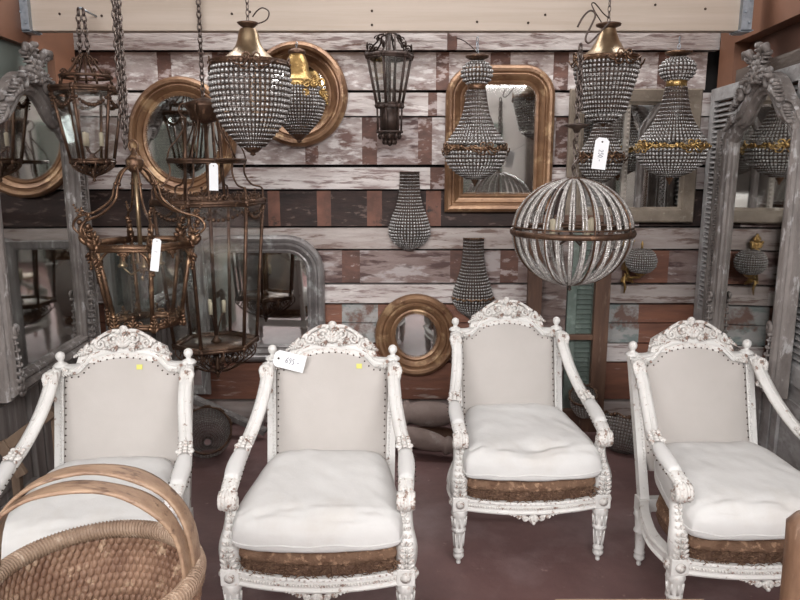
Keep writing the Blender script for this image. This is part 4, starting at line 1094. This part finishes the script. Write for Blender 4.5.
        # scroll hand at the front
        mb = MB(); Ts = Matrix(((0, 0, 1, sx * W), (1, 0, 0, 0), (0, 1, 0, 0), (0, 0, 0, 1)))
        for hh in (-.022, -.011, 0, .011, .022):
            scroll(mb, (.006, .527), .036 - abs(hh) * .25, PI / 2, 1.25, .0102, Ts, hh, 1, n=16)
        for k in range(6):
            for q in (-1, 0, 1): mb.ell((sx * W + q * .016, .01 + k * .013, .570 + k * .0035 - abs(q) * .004), (.010, .011, .007), n=6, k=4)
        mb.build('scroll_hand', kv, arm)
        # padded manchette
        mb = MB(); i0, i1 = int(m * .22), int(m * .43); pp = ap[i0:i1 + 1]; L = len(pp)
        mb.tube([(p.x, p.y, p.z + .010) for p in pp], [.020 + .010 * math.sin(PI * (i + .6) / (L + .2)) ** .5 for i in range(L)], 12, up=(0, 0, 1), flat=.8)
        mb.build('arm_pad', M['muslin'], arm)
        mb = MB()
        for i, p in enumerate(pp):
            if i % 2 == 0:
                for q in (-1, 1): mb.ell((p.x + q * .031, p.y, p.z + .004), .0032, n=5, k=4)
        mb.build('nail_trim', M['nail'], arm)
        # leaf carving behind pad
        mb = MB(); c = ap[int(m * .47)]
        for k in range(5):
            p = ap[int(m * .43) + k]
            for q in (-1, 0, 1):
                mb.ell((p.x + q * .017, p.y, p.z + .020 - abs(q) * .004), (.010, .011, .008), n=6, k=4)
        for q in (-1, 1): mb.ell((c.x + q * .024, c.y - .01, c.z + .014), (.009, .014, .008), n=6, k=4)
        mb.build('arm_carving', kv, arm)
        # volute drop at the top of the arm on the post
        mb = MB(); xx = sx * .246; y0 = yb(.84) - .030
        Tv = Matrix(((1, 0, 0, xx), (0, .30, -.954, y0), (0, .954, .30, 0), (0, 0, 0, 1)))
        Tv = Matrix(((1, 0, 0, xx), (0, .29, -.957, yb(0.84) - .078 - .84 * .29), (0, 1, 0, 0), (0, 0, 0, 1)))
        for q in (-1, 0, 1):
            mb.tube([Tv @ Vector((q * .014, .842 - abs(q) * .004, .0)), Tv @ Vector((q * .016, .80, .012)), Tv @ Vector((q * .010, .755, .004))], [.010, .0125, .006], 6)
        scroll(mb, (sx * .004, .822), .024, -PI / 2, 1.3, .009, Tv, .012, sx, n=16)
        for q in (-1, 0, 1): mb.ell(Tv @ Vector((q * .015, .745 - .006 * (q == 0), .008)), (.010, .010, .012), n=6, k=4)
        mb.build('volute_carving', kv, arm)
        # side apron between post and seat (beaded stile)
    # back : upholstery and crest
    def arch(x, zc, zs, w):
        t = min(abs(x) / w, 1); return zs + (zc - zs) * (1 - t * t) ** .62 if t < 1 else zs
    Tk = Matrix(((1, 0, 0, 0), (0, .31, -.951, .43 - .31 * .30), (0, 1, 0, 0), (0, 0, 0, 1)))   # plane coords (x, z, h)
    hwb = .222
    up = [(-hwb + .02, .40), (hwb - .02, .40)] + [(hwb * (.98 + .02 * i / 6), .40 + .395 * i / 6) for i in range(1, 7)]
    top = []
    for i in range(33):
        x = hwb - 2 * hwb * i / 32; t = abs(x) / hwb
        ax_ = abs(x); sm_ = min(max((ax_ - .115) / .065, 0), 1); sm_ = sm_ * sm_ * (3 - 2 * sm_)
        top.append((x, .886 - .022 * (min(ax_, .13) / .12) ** 2 - .046 * sm_))
    left = [(-a, b) for a, b in up[:1:-1]]
    path = up + top[1:-1] + left
    # pillow-like panel built from concentric insets
    mb = MB(); cen = Vector((0, .62)); vs = []; N = len(path)
    for k, h in ((1.0, .006), (.985, .020), (.93, .028), (.8, .034), (.55, .038), (.25, .040)):
        for a, b in path: vs.append((a * k, cen.y + (b - cen.y) * k, h))
    fs = []
    for l in range(5):
        for i in range(N): fs.append((l * N + i, l * N + (i + 1) % N, (l + 1) * N + (i + 1) % N, (l + 1) * N + i))
    fs.append(tuple(5 * N + i for i in range(N)))
    vb = len(vs)
    for a, b in path: vs.append((a, b, -.015))
    for i in range(N): fs.append((vb + i, vb + (i + 1) % N, (i + 1) % N, i))
    fs.append(tuple(reversed([vb + i for i in range(N)])))
    mb.add(vs, fs, T=Tk); mb.build('back_upholstery', M['linen'], root)
    mb = MB(); pts, L = lerpcurve([Vector(p) for p in path[2:]], 46)
    for p in pts:
        c = Vector((p.x, p.y)); d = (c - cen).normalized(); c = c - Vector((d.x * .012, d.y * .014))
        mb.ell(Tk @ Vector((c.x, c.y, .0275)), .0036, n=5, k=4)
    mb.build('nail_trim', M['nail'], root)
    # crest rail: follows top
    mb = MB(); crest = [(-.245, .800)] + [(-a, b) for a, b in top] + [(.245, .800)]
    vs = []; N = len(crest)
    for a, b in crest:
        ex = .030 + .016 * max(0, 1 - abs(a) / .2)
        vs += [(a, b - .004, -.012), (a, b - .002, .024), (a, b + .010, .030), (a, b + ex * .55, .024), (a, b + ex * .8, .030), (a, b + ex, .018), (a, b + ex, -.012)]
    fs = []
    for i in range(N - 1):
        for j in range(7): fs.append((i * 7 + j, i * 7 + (j + 1) % 7, (i + 1) * 7 + (j + 1) % 7, (i + 1) * 7 + j))
    fs += [tuple(range(7)), tuple(reversed(range((N - 1) * 7, N * 7)))]
    mb.add(vs, fs, T=Tk, smooth=False); mb.build('crest_rail', cw, root)
    mb = MB(); h = .034
    plate = [(-.175, .855)] + [(x_ / 100, .900 + .062 * math.cos(PI * x_ / 34) ** 1.2 if abs(x_) < 17 else .87) for x_ in range(-17, 18)] + [(.175, .855)]
    mb.poly(plate, .026, T=Tk, thick=.03)
    zc = .932
    leaf(mb, (0, zc - .022), PI / 2, .062, .042, Tk, h, 0, th=.014, seg=4)
    mb.ell(Tk @ Vector((0, zc + .046, h)), (.018, .012, .016), n=8, k=5)
    for sx in (-1, 1):
        scroll(mb, (sx * .040, zc + .008), .026, -PI / 2, 1.35, .0088, Tk, h, -sx, n=18)
        scroll(mb, (sx * .086, zc - .006), .021, PI / 2, 1.3, .008, Tk, h, -sx, n=18)
        mb.tube(catmull([Tk @ Vector((sx * .012, zc + .040, h)), Tk @ Vector((sx * .045, zc + .040, h + .003)), Tk @ Vector((sx * .085, zc + .020, h)), Tk @ Vector((sx * .12, zc - .004, h))], 5), .0075, 6)
        leaf(mb, (sx * .02, zc - .016), (0 if sx > 0 else PI) - sx * .3, .05, .022, Tk, h, sx * .5, th=.009, seg=4)
        scroll(mb, (sx * .128, zc - .026), .017, PI / 2, 1.25, .0075, Tk, h, -sx, n=16)
        leaf(mb, (sx * .140, zc - .028), -sx * .6 + (0 if sx > 0 else PI), .045, .020, Tk, h - .004, sx * .2, th=.008, seg=4)
        mb.ell(Tk @ Vector((sx * .022, zc + .036, h)), (.012, .010, .010), n=6, k=4)
        # small leaf by the post
        leaf(mb, (sx * .228, .826), (PI if sx > 0 else 0) + sx * .25, .05, .020, Tk, h - .004, -sx * .4, th=.007, seg=4)
        scroll(mb, (sx * .214, .835), .010, 0, 1.1, .005, Tk, h, sx, n=10)
    mb.build('crest_carving', kv, root)
    return root
spots = [(-1.005, 2.03, 6.0), (-.269, 2.105, 0.0), (.526, 2.62, 2.5), (1.225, 2.18, 3.5)]
labels = ['carved white armchair at the left, behind the wicker basket, with yellow sticker on its back',
          'carved white armchair second from left, with a paper price tag on its back',
          'carved white armchair standing furthest back under the globe chandelier, all of its front legs shown',
          'carved white armchair at the right, beside the grey louvred shutters']
proto = make_chair(); chairs = []
for i, (x, y, a) in enumerate(spots):
    o = proto if i == 0 else copy_tree(proto)
    o.location = (x, y, 0); o.rotation_euler.z = R(a); o['label'] = labels[i]; o['group'] = 'carved white armchairs'
    chairs.append(o)
clabels = ['white muslin cushion on the leftmost armchair, behind the basket handles', 'plump white muslin cushion on the armchair with the price tag',
           'white muslin cushion with a creased front on the armchair furthest back', 'puffed white muslin cushion on the rightmost armchair']
def cushion(i, loc, rz):
    nx, ny = 44, 38; top = []; bot = []
    rnd = random.Random(i * 5 + 1)
    sd = rnd.random() * 10
    W0, W1 = .298, .222; Y0, Y1 = -.066, .43
    vt = {}; vs = []; fs = []
    def pos(u, v, side):
        # superellipse pillow
        a, b = 2 * u - 1, 2 * v - 1
        e = (1 - abs(a) ** 6) * (1 - abs(b) ** 6); e = max(e, 0) ** .30
        hw = W0 + (W1 - W0) * v
        bulge = .018 * (1 - a * a) * (1 if b < 0 else .2)
        cr = 1 - .10 * (abs(a) ** 3) * (abs(b) ** 4)
        x = a * hw * cr; y = Y0 + (Y1 - Y0) * v - (bulge if b < 0 else -bulge) * abs(b) ** 2
        y += (.02 * abs(a) ** 4 if b < 0 else -.02 * abs(a) ** 4) * abs(b)
        seam = .415 + .022 * (1 if b < 0 else 1) * 0
        th = .092 if side > 0 else .040
        nn = noise.noise(Vector((x * 6 + sd, y * 6, 0))) * .007 + noise.noise(Vector((x * 20 + sd, y * 16, 3))) * .004 + .003 * noise.noise(Vector((x * 30 + y * 30 + sd, (x - y) * 8, 8)))
        cr_ = 0
        if b < -.70 and side > 0: # creases near the front
            cr_ = .015 * noise.noise(Vector((x * 9 + sd, y * 50, 5))) + .006 * noise.noise(Vector((x * 60 + sd, y * 30, 5)))
        if i == 2 and side > 0: cr_ -= .022 * math.exp(-((x - .0) / .07) ** 2 - ((y + .01) / .035) ** 2)
        z = seam + .050 * v * (1 if side > 0 else .35) + side * th * e + (nn + cr_) * e + (.012 * noise.noise(Vector((x * 9 + sd, y * 9, 9))) if e < .4 else 0)
        return (x, y, z)
    for side in (1, -1):
        for j in range(ny + 1):
            for k in range(nx + 1):
                edge = j in (0, ny) or k in (0, nx)
                key = (j, k, 0 if edge else side)
                if key not in vt: vt[key] = len(vs); vs.append(pos(.5 - .5 * math.cos(PI * k / nx), .5 - .5 * math.cos(PI * j / ny), side))
        for j in range(ny):
            for k in range(nx):
                g = lambda a, b: vt[(a, b, 0 if (a in (0, ny) or b in (0, nx)) else side)]
                f = (g(j, k), g(j, k + 1), g(j + 1, k + 1), g(j + 1, k))
                fs.append(f if side > 0 else tuple(reversed(f)))
    root = thing('seat_cushion', clabels[i], 'cushion', loc, rz, group='muslin seat cushions on the armchairs')
    mb = MB(); mb.add(vs, fs); mb.build('cushion_cover', M['muslin'], root, sub=1)
    loop = [vs[vt[(0, k, 0)]] for k in range(nx + 1)] + [vs[vt[(j, nx, 0)]] for j in range(1, ny + 1)] + [vs[vt[(ny, k, 0)]] for k in range(nx - 1, -1, -1)] + [vs[vt[(j, 0, 0)]] for j in range(ny - 1, 0, -1)]
    mb = MB(); mb.tube(loop, .0032, 5, closed=True); mb.build('seam', M['muslin'], root)
    return root
for i, (x, y, a) in enumerate(spots): cushion(i, (x, y, 0), R(a))
# price tag and stickers on chair backs
def backpt(i, lx, lz, h):
    ch = chairs[i]; m = Matrix.Translation(ch.location) @ Matrix.Rotation(ch.rotation_euler.z, 4, 'Z')
    Tk = Matrix(((1, 0, 0, 0), (0, .2957, -.955, .43 - .31 * .30), (0, .9553, .2957, 0), (0, 0, 0, 1)))
    Tq = Matrix(((1, 0, 0, 0), (0, .31, -.951, .43 - .31 * .30), (0, 1, 0, 0), (0, 0, 0, 1)))
    return m @ Matrix.Translation(Tq @ Vector((lx, lz, h))) @ Matrix(((1, 0, 0, 0), (0, .296, -.955, 0), (0, .955, .296, 0), (0, 0, 0, 1)))
T = backpt(1, -.232, .832, .066) @ Matrix.Rotation(R(-14), 4, 'Z')
price_tag('price_tag', 'white handwritten price tag on the upper left of the second armchair back', T, .125, .066, '695.-', string=backpt(1, -.24, .85, .03) @ Vector((0, 0, 0)))
for i, lx, lz, lb in ((0, .062, .838, 'small yellow sticker on the back of the leftmost armchair'), (1, .108, .822, 'small yellow sticker on the back of the second armchair')):
    mb = MB(); mb.box((0, 0, 0), (.022, .019, .0012), T=backpt(i, lx, lz, .037))
    tag(mb.build('price_sticker', M['sticker']), lb, 'sticker', 'yellow stickers on the armchair backs')

# ------------------------------------------------------------------ things on the floor at the back
def lying_basket(label, px, py, D, r, tilt, h=.2):
    cx = xat(px, py, D); cz = zat(py, D)
    root = thing('crystal_basket_lamp', label, 'lamp', (cx, D, cz)); root.rotation_euler = tilt
    mb = MB(); wi = MB(); prof = [(r, h * .45), (r * 1.02, h * .2), (r * .95, 0), (r * .8, -h * .22), (r * .5, -h * .4), (r * .15, -h * .48)]
    bead_net(mb, prof, .0175, .0062, wires=wi); mb.build('crystal_beads', M['crystal_l'], root); wi.build('bead_wires', M['chain_m'], root)
    mb = MB(); garland_ring(mb, r, h * .46, 10, .008, .008); mb.build('metal_rim', M['bronze'], root)
lying_basket('dull crystal basket lamp lying on the floor between the first two armchairs', 207, 436, 3.72, .13, (R(50), R(20), 0), .26)
lying_basket('crystal basket lamp lying on the floor between the third and fourth armchairs', 624, 436, 3.78, .13, (R(-20), R(15), 0), .22)
lying_basket('dark crystal basket lamp resting at the foot of the brown window frame', 584, 405, 3.93, .075, (R(30), R(-15), 0), .2)
mb = MB(); D = 4.02; p0 = Vector((xat(192, 398, D), D, zat(398, D))); p1 = Vector((xat(266, 440, D - .1), D - .1, .05))
mb.tube([p0, p1], .042, 4, flat=.5, smooth=False)
d = (p1 - p0)
for i in range(18): mb.ell(p0 + d * (i + .5) / 18 + Vector((.0, -.018, .012)), (.010, .006, .008), n=6, k=4)
tag(mb.build('carved_strip', M['grey_wood']), 'grey carved strip leaning down to the floor beside the crystal basket', 'moulding')
mb = MB(); mb.tube([(xat(258, 425, 4.1), 4.09, .03), (xat(262, 418, 4.1), 4.09, .16)], .045, 8); 
tag(mb.build('crystal_fitting', M['crystal']), 'small dark crystal fitting behind the leaning carved strip', 'lamp')
def baluster(label, pa, pb, r, m='dull_brown'):
    pa, pb = Vector(pa), Vector(pb); d = pb - pa; L = d.length
    mb = MB(); rot = d.to_track_quat('Z', 'Y').to_matrix()
    pf = [(r * .8, 0), (r, .01), (r, L * .18), (r * 1.25, L * .20), (r * 1.3, L * .24), (r * 1.0, L * .26), (r * 1.22, L * .36), (r * 1.28, L * .5), (r * 1.1, L * .62), (r * .85, L * .68), (r * 1.15, L * .70), (r * 1.15, L * .73), (r * .8, L * .76), (r * .95, L * .9), (r * .9, L)]
    mb.lathe(pf, c=pa, n=14, rot=rot)
    return tag(mb.build('turned_baluster', M[m]), label, 'baluster', None)
D = 3.85
baluster('upper turned wooden baluster lying on the pile between the second and third armchairs', (xat(385, 424, D), D, .20), (xat(480, 424, D), D - .05, .19), .058)
baluster('middle turned wooden baluster lying on the floor pile, pale and slanting down to the right', (xat(375, 433, 3.72), 3.74, .150), (xat(475, 462, 3.68), 3.60, .055), .046)
baluster('dark baluster at the bottom of the floor pile between the middle armchairs', (xat(380, 452, 3.8), 3.84, .05), (xat(490, 450, 3.8), 3.84, .05), .05, 'brown_wood')
# brown strut left of the first chair
mb = MB(); D = 2.75
mb.box((0, 0, 0), (.26, .03, .045), rot=Matrix.Rotation(R(-36), 3, 'Y')); mb.box((-.085, -.012, -.13), (.045, .025, .17), rot=Matrix.Rotation(R(-28), 3, 'Y'))
mb.box((-.09, .02, -.30), (.035, .03, .46)); mb.box((.10, .02, -.24), (.035, .03, .60))
o = mb.build('wooden_trestle', M['tan_dull'], bevel=.003); o.location = (xat(30, 425, D), D, zat(428, D))
tag(o, 'small brown wooden trestle standing between the left armchair and the panelled door', 'trestle')

# ------------------------------------------------------------------ foreground
# table with basket
def table(name, label, x0, x1, y0, y1, z, m):
    root = thing(name, label, 'table', ((x0 + x1) / 2, (y0 + y1) / 2, 0)); w, d = x1 - x0, y1 - y0
    mb = MB(); mb.box((0, 0, z - .015), (w, d, .03)); mb.build('tabletop', m, root, bevel=.004)
    mb = MB(); mb.box((0, 0, z - .06), (w - .08, d - .08, .06)); mb.build('apron', m, root)
    for sx in (-1, 1):
        for sy in (-1, 1):
            mb = MB(); mb.box((sx * (w / 2 - .05), sy * (d / 2 - .05), (z - .03) / 2), (.045, .045, z - .03)); mb.build('leg', m, root, bevel=.003)
    return root
table('side_table', 'low wooden table under the wicker basket, almost out of the picture', -.92, -.36, 1.0, 1.47, .54, M['tan_wood'])
table('side_table', 'low wooden table whose back edge shows at the bottom, in front of the third armchair', .375, .74, 1.10, 1.535, .565, M['tan_wood'])
root = thing('round_stool', 'round tan stool whose rim just shows at the bottom before the second armchair', 'stool', (-.085, 1.35, 0))
mb = MB(); mb.lathe([(.145, .545), (.155, .55), (.157, .562), (.150, .570), (.02, .571)], n=32); mb.build('seat', M['tan_wood'], root)
for k in range(4):
    a = k * PI / 2 + PI / 4; mb = MB(); mb.tube([(.16 * math.cos(a), .16 * math.sin(a), 0), (.10 * math.cos(a), .10 * math.sin(a), .548)], [.014, .018], 8); mb.build('leg', M['tan_wood'], root)
# wicker basket
bc = Vector((-.612, 1.262)); BR = .200; zr = .80; zb_ = .552
root = thing('wicker_basket', 'round brown wicker basket with two bent wooden handles in the left foreground', 'basket', (bc.x, bc.y, zb_ - .010))
mb = MB(); NW = 66; rowsN = 15; Hh = zr - zb_
def brad(t): return BR * (.70 + .30 * min(1, t * 1.25) ** .7) if t < .8 else BR * 1.0
mb.lathe([(brad(k / 12) , .004 + (Hh - .004) * k / 12) for k in range(13)] + [(brad(k / 12) - .006, .004 + (Hh - .004) * k / 12) for k in range(12, -1, -1)], n=48, cap=False)
for rI in range(rowsN):
    t = rI / (rowsN - 1); z = .012 + (Hh - .02) * t; r = brad(t); m = 76
    for i in range(m):
        a = 2 * PI * (i + (.5 if rI % 2 else 0)) / m
        rot = Matrix.Rotation(a, 3, 'Z') @ Matrix.Rotation(R(14), 3, 'X')
        for q in (-.006, .003): mb.ell(((r + q) * math.cos(a), (r + q) * math.sin(a), z), (.0052, .0076, .0125), rot=rot, n=6, k=5)
mb.lathe([(.001, .004), (BR * .70, .004), (BR * .71, .012), (.001, .012)], n=32)
for rI in range(9):
    r = BR * .70 * (rI + 1) / 10; m = 60; mb.tube([(r * math.cos(2 * PI * i / m), r * math.sin(2 * PI * i / m), .014 + .003 * math.cos(30 * 2 * PI * i / m + rI * PI)) for i in range(m)], .005, 5, closed=True)
mb.build('woven_body', M['wicker'], root)
mb = MB(); m = 96
mb.tube([(BR * math.cos(2 * PI * i / m), BR * math.sin(2 * PI * i / m), Hh) for i in range(m)], .0175, 10, closed=True)
for k in range(170):   # wrapped cane
    a = 2 * PI * k / 170; pts = []
    for j in range(10):
        b = 2 * PI * j / 10; aa = a + .02 * math.sin(b / 1)
        rr_ = BR + .0182 * math.cos(b); pts.append((rr_ * math.cos(aa), rr_ * math.sin(aa), Hh + .0182 * math.sin(b)))
    mb.tube(pts, .0030, 5, closed=True, flat=.45)
mb.build('wrapped_rim', M['rimcane'], root)
def handle(y0, top, tw, xr, xl, lean, wdt=.023):
    P = []
    for i in range(33):
        t = PI * i / 32; c = math.cos(t); sn = math.sin(t)
        x = (xr if c > 0 else -xl) * c
        if True: x = (xr + xl) / 2 * c + (xr - xl) / 2
        P.append(Vector((x, y0 + lean * sn + (.02 * c), Hh - .03 + (top + .03) * sn ** .62)))
    mb = MB(); mb.tube(P, [wdt] * 33, 8, up=(0, 1, 0), flat=1.0) if False else None
    vs = []; fs = []
    for i, p in enumerate(P):
        t = (P[min(i + 1, 32)] - P[max(i - 1, 0)]).normalized(); n_ = t.cross(Vector((0, 1, 0))).normalized(); b = Vector((0, 1, 0))
        w_ = wdt * (1 + .12 * math.sin(i * .7 + tw))
        for (u, v) in ((-1, -.4), (-.7, -.55), (.7, -.55), (1, -.4), (1, .35), (.6, .6), (-.6, .6), (-1, .35)): vs.append(p + b * u * w_ + n_ * v * .0075)
    for i in range(32):
        for j in range(8): fs.append((i * 8 + j, i * 8 + (j + 1) % 8, (i + 1) * 8 + (j + 1) % 8, (i + 1) * 8 + j))
    fs += [tuple(range(8)), tuple(reversed(range(32 * 8, 33 * 8)))]
    mb.add(vs, fs); mb.build('handle', M['handle'], root)
handle(.020, .220, 0, .196, .196, .012)
handle(-.018, .212, 2, .190, .190, -.010)
mb = MB()
for a0 in (.05, PI + .05):
    for k in range(7):
        a = a0 - .15 + k * .05
        mb.tube([(BR * 1.07 * math.cos(a), BR * 1.07 * math.sin(a), Hh - .02), (BR * 1.03 * math.cos(a), BR * 1.03 * math.sin(a), Hh + .018), (BR * .93 * math.cos(a), BR * .93 * math.sin(a), Hh + .012)], .0035, 5)
mb.build('cane_binding', M['rimcane'], root)
# wooden chair at the right edge
root = thing('wooden_chair', 'brown wooden chair with a rounded post at the bottom right corner', 'chair', (1.06, 1.28, 0))
zt = zat(514, 1.40); lx = xat(801, 550, 1.40) - 1.06
for sx in (lx, -lx):
    mb = MB(); mb.tube([(sx, .12, 0), (sx, .12, .35), (sx, .12, zt - .07), (sx, .12, zt - .025), (sx, .12, zt)], [.022, .026, .034, .036, .018], 12); mb.build('post', M['dark_post'], root)
    mb = MB(); mb.tube([(sx, -.25, 0), (sx, -.25, .43)], .019, 10); mb.build('leg', M['handle'], root)
mb = MB(); mb.box((0, .12, zt - .09), (-2 * lx - .03, .022, .07)); mb.box((0, .12, zt - .22), (-2 * lx - .03, .018, .04)); mb.build('back_rail', M['dark_post'], root, bevel=.004)
mb = MB(); mb.box((0, -.065, .43), (-2 * lx + .03, .42, .035)); mb.build('seat', M['handle'], root, bevel=.008)

# ------------------------------------------------------------------ rest of the shop behind the camera (only seen in mirrors)
for k, (x, z, lb) in enumerate(((-1.6, 0, 'green louvred shutter on the far side of the shop, left one'), (1.3, 0, 'green louvred shutter on the far side of the shop, right one'))):
    TG = Matrix(((-1, 0, 0, x), (0, 0, 1, -3.9), (0, 1, 0, 0), (0, 0, 0, 1)))
    louvre_panel('louvred_shutter', lb, 'shutter', TG, -.45, .45, 0, 2.3, 0, M['green_paint'], pitch=.05)
mb = MB()
for x, w in ((-.2, 1.1), (2.8, 1.3), (-3.2, 1.2)):
    mb = MB(); mb.box((0, 0, .45), (w, .8, .9)); mb.box((0, -.3, .95), (w, .25, .45))
    o = mb.build('draped_sofa', M['muslin'], bevel=.08); o.location = (x, -2.6, 0)
    tag(o, {-.2: 'white draped sofa across the shop, middle', 2.8: 'white draped sofa across the shop, right', -3.2: 'white draped sofa across the shop, left'}[x], 'sofa')

for x, m_, lb in ((-2.9, 'brown_wood', 'tall open brown cupboard far across the shop, leftmost'), (-.65, 'grey_door', 'tall open grey cupboard far across the shop behind the middle sofa'), (.30, 'brown_wood', 'tall open brown cupboard far across the shop beside the grey one'), (2.6, 'weather', 'tall open weathered cupboard far across the shop, rightmost')):
    root = thing('cupboard', lb, 'cupboard', (x, -3.7, 0))
    mb = MB(); mb.box((-.43, 0, 1.25), (.04, .45, 2.5)); mb.box((.43, 0, 1.25), (.04, .45, 2.5)); mb.box((0, -.2, 1.25), (.82, .03, 2.5)); mb.box((0, 0, 2.52), (.95, .5, .06)); mb.build('body', M[m_], root)
    for z in (.1, .6, 1.1, 1.6, 2.05): mb = MB(); mb.box((0, 0, z), (.82, .4, .03)); mb.build('shelf', M[m_], root)
# ------------------------------------------------------------------ light
def area(loc, rot, size, sy, e, c=(1, 1, 1)):
    l = bpy.data.lights.new('ceiling_and_fill_light', 'AREA'); l.shape = 'RECTANGLE'; l.size = size; l.size_y = sy; l.energy = e; l.color = c
    o = bpy.data.objects.new('ceiling_and_fill_light', l); COL.objects.link(o); o.location = loc; o.rotation_euler = rot
    return o
area((0, 1.3, 3.35), (R(15), 0, 0), 3.4, 1.6, 14, (.98, .985, 1))
area((0, -.9, 3.35), (R(35), 0, 0), 6, 2.0, 45, (.98, .985, 1))
area((0, -2.6, 3.12), (R(66), 0, 0), 8, .7, 500, (.98, .985, 1))  # added strip tilted to brighten the back wall, above what the mirrors see
area((0, 3.88, 3.1), (R(-8), 0, 0), 3.2, .45, 46, (.98, .985, 1))  # added fill strip behind the beam, brightens the alcove and top planks
w = bpy.data.worlds.new('World'); SC.world = w; w.use_nodes = True
w.node_tree.nodes['Background'].inputs[0].default_value = (.8, .85, .9, 1); w.node_tree.nodes['Background'].inputs[1].default_value = .3

cam = bpy.data.cameras.new('Camera'); co = bpy.data.objects.new('Camera', cam); COL.objects.link(co)
co.location = (0, 0, CAMZ); co.rotation_euler = (R(90 - 10.9), 0, 0)
cam.sensor_width = 36; cam.lens = FPX / 800 * 36; cam.clip_start = .05
SC.camera = co
vs_ = SC.view_settings; vs_.view_transform = 'Standard'; vs_.look = 'None'; vs_.gamma = 1; vs_.exposure = 0.0; vs_.use_curve_mapping = False
